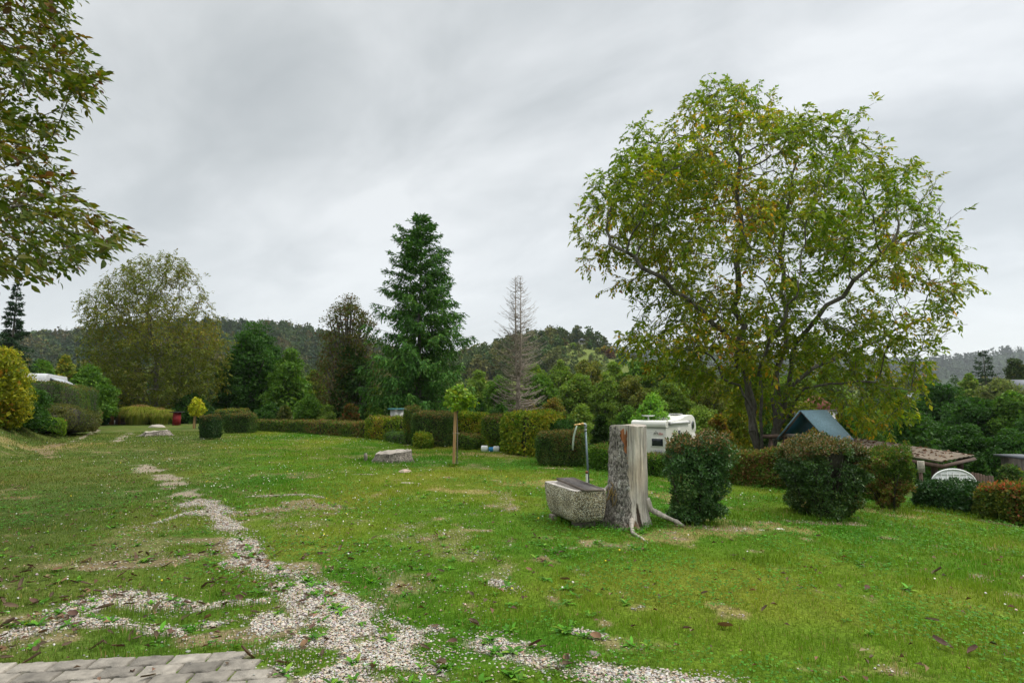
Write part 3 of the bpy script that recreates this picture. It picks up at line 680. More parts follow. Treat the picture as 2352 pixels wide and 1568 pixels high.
# overhanging walnut boughs at the upper left, trunk outside the picture
def near_walnut():
    bx, by = -11.6, 8.4; gz = H1(bx, by); rs = np.random.default_rng(8)
    T = [(-260, 300), (-100, 250), (0, 205), (60, 222), (100, 232), (150, 250), (172, 330), (190, 225), (230, 225), (275, 215), (320, 165), (370, 190), (420, 215), (450, 235), (500, 300), (535, 400), (560, 345), (590, 250), (625, 225), (640, 150), (650, 40)]
    out = []
    while len(out) < 3600:
        py = rs.uniform(-330, 650); Y = rs.uniform(5.2, 10.5); rx = np.interp(py, [t[0] for t in T], [t[1] for t in T]); q = at(rx, py, Y)
        x = q[0]-rs.gamma(1.6, 1.05)-.05-.12*abs(Y-7); low = 2.75+.12*abs(Y-7)
        if x < -12.5 or q[2] < low or q[2] > 11: continue
        out.append((x, Y, q[2]))
    A = np.array(out); A = A[fbm(A, .9, 5, 2) > -.22]
    N0 = [(bx, by, gz-.2), (bx+.05, by, gz+.7), (bx+.1, by-.05, gz+1.4), (bx+.3, by-.1, gz+2.0)]; P0 = [-1, 0, 1, 2]
    def limb(pts):
        k = 3
        for p in pts: N0.append(p); P0.append(k); k = len(N0)-1
    limb([(-11, 8.2, gz+2.7), (-10.1, 7.9, gz+3.2), (-9.2, 7.6, gz+3.5), (-8.3, 7.4, gz+3.6)])
    limb([(-11, 8.2, gz+3.2), (-10.2, 7.8, gz+4.3), (-9.3, 7.5, gz+5.3), (-8.4, 7.3, gz+6.1)])
    limb([(-11.2, 8.4, gz+3.3), (-11, 8.5, gz+4.6), (-10.6, 8.5, gz+6), (-10, 8.4, gz+7.4)])
    limb([(-11.2, 7.8, gz+2.9), (-10.7, 7.0, gz+3.9), (-10, 6.3, gz+4.6), (-9.1, 5.9, gz+5)])
    N, par = grow(N0, P0, A, .15, .23, 130, .14, -.02, seed=9)
    N = smooth_nodes(N, par, 1, len(N0)); r = radii(N, par, .0032, 2.3, .24)
    tb = Buf(); edges_tubes(tb, N, par, r, 7, minr=.012); edges_tubes(tb, N, par, np.where(r <= .012, r, 0), 4)
    cols = [((.045, .07, .014), 3), ((.064, .088, .016), 2.4), ((.10, .098, .02), 1.6), ((.13, .08, .022), .8), ((.065, .034, .024), 1.6)]
    lb = Buf(); n = walnut_leaves(lb, N, par, r, .0075, .098, cols, 2, 6, .16, rich=True, dirb=(.45, -.05, -.12), prob=1.0, lumps=.8, seed=13)
    tree_obj('walnut_tree', 'walnut boughs with green and browning leaves hanging in at the upper left', 'tree', (bx, by, gz), tb, lb)
    print('near walnut', len(N), n)
near_walnut()
# walnut at the end of the lawn, left
def left_walnut():
    Y = 47.0; T = [(582, 370, 400), (600, 290, 430), (640, 260, 455), (690, 205, 475), (730, 195, 500), (790, 205, 518), (850, 215, 515), (900, 235, 500), (935, 250, 470)]
    A = env_att(T, Y, .8, 3600, 31, 3.5, .0, .15); q = at(352, 960, Y); gz = H1(q[0], Y); bx = q[0]
    N0 = [(bx, Y, gz-.3), (bx, Y, gz+.7), (bx+.05, Y, gz+1.4), (bx+.1, Y, gz+2.0), (bx+.05, Y, gz+3), (bx, Y, gz+4.2), (bx+.1, Y, gz+5.5)]; P0 = [-1, 0, 1, 2, 3, 4, 5]
    N, par = grow(N0, P0, A, .38, .46, 70, .22, .02, seed=5); N = smooth_nodes(N, par, 1, 7); r = radii(N, par, .012, 2.3, .30)
    tb = Buf(); edges_tubes(tb, N, par, r, 6, minr=.05); edges_tubes(tb, N, par, np.where(r <= .05, r, 0), 3)
    cols = [((.075, .10, .018), 3), ((.105, .125, .022), 3), ((.15, .135, .028), 1.6), ((.19, .12, .03), .7), ((.12, .07, .03), .5)]
    k = np.where(r < .03)[0]; m = len(k); N2 = N[k]+rnd_unit(m)*RS.uniform(.3, .7, m)[:, None]
    NN = np.r_[N, N2]; pp = np.r_[par, k]; rr = np.r_[r, np.full(m, .012)]
    lb = Buf(); n = walnut_leaves(lb, NN, pp, rr, .030, .165, cols, 3, 5, .05, lumps=4, seed=23)
    tree_obj('walnut_tree', 'broad dull green walnut tree at the end of the lawn above the ornamental grass', 'tree', (bx, Y, gz), tb, lb)
    print('left walnut', len(N), n)
left_walnut()
# ------------------------------------------------------------------ leafy trees and bushes made of leaf clumps
def profile(kind):
    return {'round': lambda t: np.sqrt(np.clip(1-(2*t-1)**2, 0, 1))*.75+.25*(1-t)**.3,
            'dome': lambda t: np.clip(1-t**2.4, 0, 1)**.55*(.82+.18*np.minimum(t/.2, 1)),
            'tall': lambda t: np.clip(np.minimum(t/.25, 1)*.35+.65, 0, 1)*np.clip(1-t**2.2, 0, 1)**.7,
            'mound': lambda t: np.clip(1-t**2, 0, 1)**.5}[kind]
def cloud(b, H_, R_, z0, nl, nper, L, pal, kind='dome', seed=0, lr=.26, flat=.8, asp=.55, fill=.25, droop=-.1, stems=None):
    rs = np.random.default_rng(seed); sh = profile(kind); t = []
    while len(t) < nl:
        q = rs.random(); 
        if rs.random() < sh(np.array([q]))[0]**1.2+.12: t.append(q)
    t = np.array(t); a = rs.uniform(0, 2*math.pi, nl); u = rs.random(nl)**.4
    rr = R_*np.maximum(sh(t)-lr*.75, .04)*u; ctr = np.c_[np.cos(a)*rr, np.sin(a)*rr, z0+t*(H_-z0)*(1-.3*lr)]; rl = R_*lr*rs.uniform(.7, 1.35, nl)
    i = np.repeat(np.arange(nl), nper); n = len(i); dn = unit(rs.normal(size=(n, 3))+unit(ctr-[0, 0, z0+(H_-z0)*.35])[i]*.75+[0, 0, .25])
    P = ctr[i]+dn*(rl[i]*(1-.55*rs.random(n)**1.6))[:, None]*np.array([1, 1, flat])
    D = unit(rs.normal(size=(n, 3))+dn*.5+[0, 0, droop]); U = dn+rs.normal(size=(n, 3))*.6
    lump = np.clip(rs.random(nl)[i]*.75+.25*rs.random(n), 0, 1); c = pick(n, pal, .2, lump)
    s = L*rs.uniform(.6, 1.4, n); leaves(b, P, D, U, s, s*asp, c, .15)
    m = int(n*fill)
    if m:
        tt = rs.random(m); aa = rs.uniform(0, 6.28, m); r2 = R_*.72*sh(tt)*np.sqrt(rs.random(m)); P = np.c_[np.cos(aa)*r2, np.sin(aa)*r2, z0+tt*(H_-z0)*.88]
        leaves(b, P, rnd_unit(m), rnd_unit(m), L*2.0, L*1.5, pick(m, pal, .2), .1)
    if stems is not None:
        for k in range(nl):
            if ctr[k, 2] < H_*.15: continue
            z1 = min(ctr[k, 2]*.55, H_*.5)+.1; p0 = np.array([0, 0, z1]); mid = (p0+ctr[k])/2+[0, 0, -.08*H_*rs.random()]; tube(stems, [p0, mid, ctr[k]], [H_*.011, H_*.007, H_*.003], 4, caps=False)
    return ctr
def leafy(name, label, cat, loc, H_, R_, z0, nl, nper, L, pal, kind='dome', seed=0, group=None, trunk=None, mat=M_LEAF, **kw):
    b = Buf(); st = Buf(); tr = H_*.022 if trunk is None else trunk
    if tr: tube(st, [(0, 0, -.3), (0, 0, H_*.02), (.02*H_, 0, H_*.35), (0, .01*H_, H_*.75)], [tr*1.4, tr, tr*.8, tr*.25], 7)
    cloud(b, H_, R_, z0, nl, nper, L, pal, kind, seed, stems=st if tr else None, **kw)
    t = thing(name, label, cat, loc, 0, group)
    if tr: obj('trunk', st.mesh('trunk', M_BARK, True), t)
    obj('crown' if tr else 'foliage', b.mesh('crown', mat), t); return t
def place(px, top, Y, width=None, base=None):
    """location, height and radius of a plant from where its top and width show at distance Y"""
    q = at(px, top, Y); z = H1(q[0], Y); return (q[0], Y, z), q[2]-z, (width/2/F*Y if width else None)
DKG = [((.022, .060, .018), 3), ((.032, .085, .022), 3), ((.05, .115, .025), 1.5)]
MDG = [((.045, .105, .02), 3), ((.07, .145, .026), 3), ((.10, .185, .036), 1.5)]
ALD = [((.085, .145, .034), 3), ((.115, .185, .042), 3), ((.16, .225, .055), 1.6), ((.22, .22, .05), .25)]
YLG = [((.09, .13, .02), 3), ((.14, .17, .025), 3), ((.24, .21, .03), 1.5)]
AUT = [((.07, .10, .02), 2), ((.14, .12, .025), 2), ((.22, .15, .03), 1), ((.13, .06, .025), 1)]
BRN = [((.045, .06, .018), 3), ((.075, .07, .022), 2), ((.12, .055, .028), 1.6), ((.14, .04, .025), .8)]
def T(name, label, cat, px, top, Y, wpx, pal, kind='dome', nl=60, nper=150, L=.17, z0f=.12, seed=0, group=None, trunk=None, **kw):
    loc, h, r = place(px, top, Y, wpx); return leafy(name, label, cat, loc, h, r, h*z0f, nl, nper, L, pal, kind, seed, group, trunk, **kw)
gB = 'trees along the back of the lawn'
T('leafy_tree', 'dense round dark green tree right of the left walnut, in front of the wooded hill', 'tree', 588, 733, 52, 165, [((.022, .065, .016), 3), ((.032, .09, .02), 3), ((.05, .12, .024), 1.6)], 'round', 90, 230, .19, .05, 1, gB)
T('leafy_tree', 'green tree with drooping lower foliage between the dark tree and the brown one', 'tree', 668, 792, 50, 130, MDG, 'dome', 60, 220, .19, .03, 2, gB)
T('leafy_tree', 'darker shorter tree crowding the right flank of the left walnut', 'tree', 535, 800, 50, 90, DKG, 'dome', 50, 200, .18, .03, 3, gB)
T('leafy_tree', 'yellow green rounded tree just left of the brownish thin tree', 'tree', 722, 838, 54, 80, YLG[:2]+MDG[:1], 'dome', 40, 200, .2, .03, 4, gB)
T('thin_tree', 'thin crowned tree with dark reddish brown autumn leaves left of the tall fir', 'tree', 806, 662, 44, 185, [((.055, .072, .024), 3), ((.07, .062, .03), 2.0), ((.09, .052, .034), 1.1), ((.065, .092, .028), 2.4)], 'round', 150, 120, .14, .10, 5, gB, trunk=.14, fill=0.05, lr=.26)
T('ivy_tree', 'dark ivy-covered lower tree mass beneath the brownish thin tree', 'tree', 812, 780, 43, 135, [((.018, .045, .014), 3), ((.028, .065, .018), 3), ((.05, .085, .022), 1)], 'round', 60, 200, .15, .0, 6, gB)
T('leafy_tree', 'small pale green tree between the brown tree and the fir', 'tree', 862, 880, 42, 60, ALD, 'dome', 34, 160, .14, .02, 7, gB)
gL = 'trees behind the left hedges'
T('leafy_tree', 'green tree behind the left hedges with a bright yellow green top', 'tree', 152, 812, 75, 60, YLG, 'dome', 40, 170, .26, .05, 8, gL)
T('leafy_tree', 'dark green tree left of the yellow green top, under the spruce', 'tree', 100, 822, 70, 70, MDG, 'dome', 40, 170, .26, .05, 9, gL)
T('leafy_tree', 'wide mid green bushy tree beside the parked camper on the terrace', 'tree', 205, 838, 40, 130, MDG, 'dome', 60, 220, .16, .02, 10, gL)
T('leafy_tree', 'low shaded bush at the foot of the left walnut', 'bush', 270, 905, 47, 110, DKG, 'mound', 40, 180, .17, .0, 11, gL, trunk=0)
T('leafy_tree', 'dark bush showing right of the ornamental grass and the red door', 'bush', 440, 905, 46, 110, DKG, 'mound', 40, 180, .17, .0, 12, gL, trunk=0)
# alder row and shrubs in the valley
gA = 'alder row along the valley behind the hedges'
ald = []
spec = [(1100, 856, 76, 70), (1145, 872, 70, 66), (1232, 838, 74, 74), (1290, 836, 72, 84), (1352, 832, 70, 86), (1410, 836, 74, 86), (1466, 834, 72, 84), (1520, 822, 70, 80), (1570, 840, 72, 84), (1622, 848, 68, 80), (1675, 852, 66, 80), (1240, 868, 62, 70), (1325, 862, 60, 80), (1392, 866, 58, 78), (1450, 868, 58, 78), (1545, 862, 58, 80), (1740, 846, 66, 90), (1820, 850, 66, 90), (1900, 846, 66, 90), (1640, 880, 56, 76)]
words = ['leaning over the dead larch from the left', 'low and bushy left of the dead larch', 'just right of the dead larch trunk', 'below the meadow on the hill, left half', 'below the small hut on the hill', 'under the right end of the hill meadow', 'left of the pale green shrub', 'tallest of the row above the pale shrub', 'above the motorhome roof', 'touching the left skirt of the big walnut', 'behind the left skirt of the big walnut', 'in the front rank beside the dead larch', 'in the front rank above the round yellow hedge', 'in the front rank above the water pipe', 'in the front rank above the tall stump', 'in the front rank behind the motorhome', 'seen through the walnut left of its trunk', 'seen through the walnut above the blue roof', 'seen through the walnut right of the blue roof', 'low between the motorhome and the walnut trunk']
for i, ((px, top, Y, wp), wd) in enumerate(zip(spec, words)):
    (loc, h, r) = place(px, top-14, Y, wp*1.45)
    if i < 5:
        pal = [ALD, MDG, ALD, ALD, [((.07, .095, .022), 3), ((.11, .13, .03), 3), ((.16, .15, .04), 1.6)]][i]
        t = leafy('alder_tree', 'olive green alder '+wd, 'tree', loc, h, r, h*.04, 150, 120, .20, pal, ['dome', 'round', 'round', 'dome', 'round'][i], 40+i, gA, .13, lr=.19, fill=.3, asp=.7); ald.append((t, h, r))
    else:
        s, h0, r0 = ald[i % 5]; copyt(s, loc, i*1.3, (r/r0, r/r0, h/h0), 'olive green alder '+wd)
gU = 'shrubs filling the ground behind the hedges'
und = [(620, 925, 42, 90, DKG), (655, 930, 33, 40, [((.05, .075, .03), 2), ((.085, .10, .05), 2), ((.03, .05, .02), 1)]), (710, 905, 40, 100, MDG), (750, 930, 40, 80, ALD), (806, 922, 36, 62, BRN), (870, 930, 38, 90, MDG), (1100, 905, 45, 60, DKG), (1150, 915, 44, 90, DKG), (1215, 905, 48, 80, AUT), (1270, 900, 46, 90, AUT), (1330, 925, 44, 110, ALD),
       (1380, 940, 30, 60, [((.02, .045, .014), 3), ((.032, .065, .02), 2)]), (1440, 930, 44, 110, MDG), (1610, 930, 44, 130, ALD), (1690, 880, 34, 110, YLG), (1650, 935, 30, 80, AUT), (1990, 905, 36, 190, MDG), (2090, 930, 32, 180, DKG), (1850, 915, 34, 120, YLG), (1940, 955, 27, 120, DKG)]
uw = ['dark shrub behind the two small block hedges', 'pale ivy mound behind the long low hedge', 'green shrub behind the middle of the long low hedge', 'olive bush left of the reddish shrub', 'reddish brown shrub at the foot of the brown tree', 'green shrub left of the fir foot', 'dark bush right of the fir', 'dark bush left of the larch trunk', 'autumn shrub right behind the larch trunk', 'orange tinged shrub above the round yellow hedge', 'olive shrub above the low hedge left of the water pipe', 'dark evergreen bush behind the water pipe', 'green shrub just left of the motorhome', 'olive shrub right of the motorhome', 'yellowing tall shrub left of the walnut trunk', 'autumn coloured bush by the walnut trunk', 'green shrub right behind the blue roof', 'dark shrub above the low shed roof', 'yellow leaved shrub right of the walnut trunk', 'dark bush between blue roof and low shed roof']
for i, ((px, top, Y, wp, pal), lb) in enumerate(zip(und, uw)):
    T('shrub', lb, 'shrub', px, top, Y, wp, pal, 'mound', 34, 190, .13, .0, 60+i, gU, trunk=0)
T('shrub', 'light green feathery shrub standing up behind the motorhome', 'shrub', 1495, 896, 38, 140, [((.10, .22, .04), 2), ((.16, .30, .06), 2), ((.06, .14, .03), 1)], 'dome', 40, 110, .16, .05, 90, None, trunk=.06, asp=.32, lr=.24)
# right-hand side
gR = 'trees on the right beyond the shed'
RDK = [((.018, .055, .014), 3), ((.028, .08, .018), 3), ((.045, .115, .026), 1.6)]
for i, (px, top, Y, wp, pal, kd, lb) in enumerate([(2150, 872, 52, 170, RDK, 'dome', 'dark leafy tree right behind the lower walnut boughs'), (2235, 900, 46, 150, RDK, 'round', 'dense dark green tree above the low shed roof end'), (2318, 882, 44, 130, MDG, 'dome', 'brighter green tree at the right edge above the small shed'), (2380, 930, 38, 130, RDK, 'dome', 'dark green tree cut by the right edge'), (2120, 965, 36, 160, RDK, 'mound', 'dark bush mass above the shed roof'), (2215, 975, 34, 150, RDK, 'mound', 'dark bush mass right above the roof corner'), (2320, 985, 32, 170, RDK, 'mound', 'dark bush mass above the trimmed round hedges'),
                     (2050, 880, 60, 130, MDG, 'dome', 'tree seen through the right part of the walnut'), (2295, 868, 80, 130, [((.10, .13, .06), 3), ((.14, .17, .08), 2), ((.06, .09, .035), 2)], 'round', 'pale grey green willow below the pines at the right'), (2330, 815, 105, 90, [((.03, .055, .022), 3), ((.05, .075, .03), 2), ((.075, .085, .04), 1)], 'tall', 'broad topped pine at the right edge of the sky'), (2225, 850, 95, 70, ALD, 'dome', 'olive tree left below the dark conifer')]):
    T('bush' if kd == 'mound' else 'leafy_tree', lb, 'bush' if kd == 'mound' else 'tree', px, top, Y, wp, pal, kd, 60, 200, .0034*Y+.02, .02, 110+i, gR, trunk=0 if kd == 'mound' else None)
# ------------------------------------------------------------------ conifers
def conifer(H_, R_, nw, per, seed, prof, tilt, droop, L, pal, z0=.06, twig=10, tw_len=.5, nsp=5, dead=False, trunk_r=.2, curve=.0, r_b=.03, double=None, thin=0, hang=.3):
    """whorled conifer at the origin: returns trunk+branch buffer and needle buffer"""
    rs = np.random.default_rng(seed); tb, lb = Buf(), Buf()
    stems = [(0., 0.)] if not double else [(-double/2, 0.), (double/2, 0.)]
    if double: tube(tb, [(0, 0, -.3), (0, 0, H_*.2), (0, 0, H_*.42)], [trunk_r*1.2, trunk_r, trunk_r*.75], 9)
    for sx, sy in stems:
        if double: tube(tb, [(0, 0, H_*.36), (sx*.8, 0, H_*.46), (sx, 0, H_*.6), (sx, 0, H_*(1 if sx < 0 else .995))], [trunk_r*.55, trunk_r*.5, trunk_r*.36, .012], 7)
        else: tube(tb, [(0, 0, -.3), (0, 0, H_*.03), (0, 0, H_*.4), (0, 0, H_*.8), (0, 0, H_)], [trunk_r*1.3, trunk_r, trunk_r*.65, trunk_r*.25, .015], 9)
    P, D, LL, CC = [], [], [], []
    for w_ in range(nw):
        t = z0+(1-z0)*(w_+rs.random()*.6)/nw
        if t > .995: continue
        for k in range(per):
            sx, sy = stems[k % len(stems)] if t > .46 else (0, 0)
            z = t*H_+rs.normal()*.08; a = rs.uniform(0, 6.283) if not dead else rs.uniform(0, 6.283)
            ln = R_*prof(t)*rs.uniform(.58, 1.16)
            if rs.random() < thin or ln < .05: continue
            e = tilt(t)+rs.normal()*.08; nseg = 7; d = np.array([math.cos(a), math.sin(a)]); pts = []
            for s in range(nseg+1):
                u = s/nseg; rr = ln*u; dz = rr*math.tan(e)+curve*ln*u*u-droop(t)*ln*math.sin(u*2.2)*.5*u
                pts.append([sx+d[0]*rr+rs.normal()*.012*ln*u, sy+d[1]*rr+rs.normal()*.012*ln*u, z+dz])
            pts = np.array(pts); rb = max(r_b*(1-t)**.7*min(1, ln), .02 if dead else .008); tube(tb, pts, np.linspace(rb, rb*.25, nseg+1), 4 if not dead else 3, caps=False)
            nt = max(int(twig*ln), 3); us = rs.uniform(.12, 1.0, nt); seg = us*nseg; i0 = np.minimum(seg.astype(int), nseg-1); f = seg-i0
            bp = pts[i0]*(1-f)[:, None]+pts[i0+1]*f[:, None]; bd = unit(pts[i0+1]-pts[i0]); sd = np.cross(bd, [0, 0, 1.])*rs.choice([-1, 1], nt)[:, None]
            td = unit(bd*.75+sd*rs.uniform(.3, 1, nt)[:, None]+rs.normal(size=(nt, 3))*.15+np.array([0, 0, -hang*(1-t)-.05])[None]*(1+rs.random((nt, 1)))); tl = tw_len*rs.uniform(.5, 1.2, nt)*(1-.55*us)*min(1, .35+ln/R_)
            if dead:
                for q in range(nt): tube(tb, [bp[q], bp[q]+td[q]*tl[q]*.5, bp[q]+td[q]*tl[q]+[0, 0, -.04]], [.013, .010, .007], 3, caps=False)
                continue
            cl = rs.random()
            for s in range(nsp):
                u = (s+.5)/nsp; p = bp+td*(tl*u)[:, None]+np.array([0, 0, -1.])*(tl*u*u*hang*(1-t)*1.2)[:, None]
                dd = unit(td+rs.normal(size=(nt, 3))*.5+[0, 0, -.25*(1-t)*hang*2]); P.append(p); D.append(dd); LL.append(L*rs.uniform(.7, 1.3, nt)); CC.append(np.full(nt, cl))
    if not dead:
        P = np.concatenate(P); D = np.concatenate(D); LL = np.concatenate(LL); CC = np.concatenate(CC); n = len(P)
        leaves(lb, P, D, RS.normal(size=(n, 3))*.5+[0, 0, 1], LL, LL*.36, pick(n, pal, .2, CC*.6+.4*RS.random(n)), .1)
    return tb, lb
def con(name, label, px, top, Y, wp, group=None, mat=M_NEEDLE, bark=M_BARK, **kw):
    loc, h, r = place(px, top, Y, wp); tb, lb = conifer(h, r, **kw); t = thing(name, label, 'tree', loc, 0, group)
    obj('trunk', tb.mesh('trunk', bark, True), t)
    if lb.n: obj('crown', lb.mesh('crown', mat), t)
    return t
con('fir_tree', 'tall blue green fir with feathery drooping lower boughs in the middle distance', 968, 498, 40, 268, nw=52, per=7, seed=3, prof=lambda t: float(np.interp(t, [0, .1, .35, .55, .75, .9, 1], [.85, 1, .92, .76, .55, .34, .06])),
    tilt=lambda t: -.05+.62*t, droop=lambda t: .5*(1-t), L=.24, pal=[((.032, .095, .026), 3), ((.052, .135, .030), 3), ((.09, .175, .04), 1.8)], twig=14, tw_len=1.0, nsp=6, trunk_r=.24, hang=.75)
con('dead_larch', 'bare dead larch with twin leaders and upswept twiggy branches', 1190, 634, 46, 112, bark=M_LARCH, nw=52, per=8, seed=6, prof=lambda t: float(np.interp(t, [0, .2, .3, .36, .55, .75, .9, 1], [1.1, 1.5, 1.3, .85, .98, .72, .45, .1])),
    tilt=lambda t: -.32+.55*t, droop=lambda t: .1, curve=.42, L=.1, pal=None, z0=.20, twig=6, tw_len=.42, dead=True, trunk_r=.21, r_b=.055, double=.42, thin=.1, hang=.3)
con('spruce_tree', 'dark slim spruce standing at the far left under the walnut boughs', 42, 640, 60, 88, nw=42, per=6, seed=8, prof=lambda t: float(np.interp(t, [0, .25, .5, .8, 1], [1, 1, .62, .28, .04])),
    tilt=lambda t: -.25+.5*t, droop=lambda t: .25, L=.24, pal=[((.012, .034, .020), 3), ((.02, .05, .026), 2), ((.03, .07, .034), 1)], twig=14, tw_len=.6, nsp=5, trunk_r=.2, hang=.4)
con('fir_tree', 'dark conifer on the right skyline below the far ridge', 2258, 806, 110, 80, group=gR, nw=26, per=6, seed=12, prof=lambda t: float(np.interp(t, [0, .4, .8, 1], [1, .95, .5, .08])),
    tilt=lambda t: -.1+.4*t, droop=lambda t: .2, L=.5, pal=[((.018, .042, .024), 3), ((.03, .06, .03), 2)], twig=3.5, tw_len=1.0, nsp=4, trunk_r=.3, hang=.4)
# ------------------------------------------------------------------ woods on the hills: merged far masses
def blob_trees(b, X, Yv, hh, n, L, pals, conif, seed):
    rs = np.random.default_rng(seed); pro = []
    for k in range(5):
        q = Buf(); cloud(q, 1, .42, .12, 10, n//10, L, [((1, 1, 1), 1)], 'dome', seed+k, lr=.34, fill=0, asp=.8); pro.append((np.concatenate(q.V), np.concatenate(q.T), np.concatenate(q.C)))
    cp = []
    for k in range(3):
        m = n//2; t = rs.random(m)**1.3; a = rs.uniform(0, 6.28, m); r = .20*(1-t)*rs.uniform(.6, 1.15, m)+.01
        P = np.c_[np.cos(a)*r*.3, np.sin(a)*r*.3, t+.03]; D = np.c_[np.cos(a), np.sin(a), np.full(m, -.25)]; q = Buf()
        leaves(q, P, D, np.tile([0, 0, 1.], (m, 1)), r+.03, (r+.03)*.9, np.ones((m, 3))*rs.uniform(.8, 1.2, (m, 1)), .1); cp.append((q.V[0], q.T[0], q.C[0]))
    z = H(X, Yv)
    for i in range(len(X)):
        V, Tt, C = (cp[i % 3] if conif[i] else pro[i % 5]); a = rs.uniform(0, 6.28); ca, sa = math.cos(a), math.sin(a); h = hh[i]
        R_ = np.c_[V[:, 0]*ca-V[:, 1]*sa, V[:, 0]*sa+V[:, 1]*ca, V[:, 2]]*h+[X[i], Yv[i], z[i]-.06*h]
        pal = pals[1] if conif[i] else pals[0]; base = np.array(pal[rs.integers(len(pal))])
        b.add(R_, Tt, np.clip(C*base*1.35*rs.uniform(.75, 1.25), .003, .6))
rs = np.random.default_rng(77)
M_FAR = mat_leaf('far_foliage', .7, .1, spec=.1)
b = Buf(); n = 2600; Y = rs.uniform(430, 690, n); X = rs.uniform(-600, -20, n); k = (np.abs(X/Y) < 1.02) & ((X < -60) | (rs.random(n) < .5)); X, Y = X[k], Y[k]
cf = (rs.random(len(X)) < .30+.25*(vn(np.c_[X, Y], 70, 4) > 0))
blob_trees(b, X, Y, rs.uniform(11, 19, len(X))*np.where(cf, 1.15, 1), 130, .13, ([(.045, .075, .022), (.035, .065, .02), (.07, .085, .025), (.085, .075, .028), (.05, .08, .03)], [(.020, .042, .022), (.026, .05, .025)]), cf, 5)
tag(obj('hill_forest', b.mesh('hill_forest', M_FAR)), 'mixed forest covering the left hill', 'forest', kind='stuff')
b = Buf(); n = 6500; Y = rs.uniform(1650, 2100, n); X = rs.uniform(-1, 1, n)*Y*.98; k = X > -250; X, Y = X[k], Y[k]
blob_trees(b, X, Y, rs.uniform(14, 28, len(X)), 44, .3, ([(.03, .05, .022)], [(.018, .035, .02), (.024, .044, .024)]), rs.random(len(X)) < .8, 6)
tag(obj('far_forest', b.mesh('far_forest', M_FAR)), 'conifer forest on the far blue ridge', 'forest', kind='stuff')
b = Buf(); n = 2000; Y = rs.uniform(285, 470, n); X = rs.uniform(-70, 190, n); ppx = 1176+X/Y*F; top = np.hypot((X-30)/1., (Y-400)*.5)
k = ((Y > 386) & (ppx < 1392)) | ((Y < 366) & (rs.random(n) < np.where(ppx < 1240, .95, .5))) | (Y > 400) | ((ppx < 1288) & (ppx > 1100) & (rs.random(n) < .9)); k &= ~((ppx > 1420) & (rs.random(n) < .55)); X, Y = X[k], Y[k]
hh = np.where((1176+X/Y*F < 1390), rs.uniform(9, 15, len(X)), rs.uniform(5, 9, len(X)))*np.where((Y < 374) & (1176+X/Y*F > 1285), .45, 1)
blob_trees(b, X, Y, hh, 240, .11, ([(.055, .085, .028), (.045, .08, .025), (.08, .095, .03), (.10, .10, .035)], [(.025, .05, .025)]), rs.random(len(X)) < .13, 7)
tag(obj('hilltop_wood', b.mesh('hilltop_wood', M_FAR)), 'wood crowning the central hill above the meadow', 'wood', kind='stuff')
# belt of far trees across the valley behind the alders
b = Buf(); n = 620; Y = rs.uniform(105, 260, n); X = rs.uniform(-1, 1, n)*Y*.98; ppx = 1176+X/Y*F
k = ~((ppx > 1075) & (ppx < 1140) & (Y < 200)) & ~((ppx > 1150) & (ppx < 1500) & (Y > 150) & (rs.random(n) < .7)); X, Y = X[k], Y[k]
blob_trees(b, X, Y, rs.uniform(4.5, 8, len(X))*(1+.25*(X < -60)), 420, .085, ([(.055, .085, .025), (.075, .11, .03), (.10, .12, .035), (.13, .12, .035), (.04, .075, .022)], [(.025, .05, .025)]), rs.random(len(X)) < .06, 8)
tag(obj('valley_trees', b.mesh('valley_trees', M_FAR)), 'far belt of mixed trees across the valley floor', 'wood', kind='stuff')
gH = 'single trees and bushes on the hill meadow'
hp = None
for px, Y, hpx, wp, pal, lb in [(1236, 350, 40, 26, [((.20, .17, .05), 2), ((.13, .13, .04), 2)], 'yellowing tree left of the hill meadow'), (1295, 372, 14, 20, BRN, 'dark reddish bush on the left rim of the meadow'), (1318, 358, 12, 26, ALD, 'olive bush in the middle of the meadow'), (1354, 362, 13, 9, DKG, 'small dark pointed tree on the meadow slope'), (1388, 352, 18, 28, AUT, 'brownish bush at the meadow right side'), (1402, 342, 22, 22, [((.12, .05, .045), 2), ((.08, .05, .035), 2)], 'reddish purple tree at the meadow right side'), (1430, 330, 30, 38, DKG, 'large round dark tree right of the hill meadow'), (1374, 350, 12, 12, YLG, 'small yellow green bush beside the reddish tree'), (1262, 352, 26, 30, ALD, 'olive tree below the hilltop wood'), (1212, 350, 26, 26, MDG, 'green tree at the left foot of the hill'), (1460, 320, 20, 30, AUT, 'autumn tree beyond the round dark tree'), (1140, 300, 22, 36, MDG, 'green tree left of the dead larch on the slope')]:
    x = (px-1176)/F*Y; leafy('hill_tree', lb, 'tree', (x, Y, H1(x, Y)), hpx/F*Y, wp/2/F*Y, .02*hpx/F*Y, 16, 40, .85, pal, 'dome', px, gH, trunk=.2, lr=.36, asp=.8)
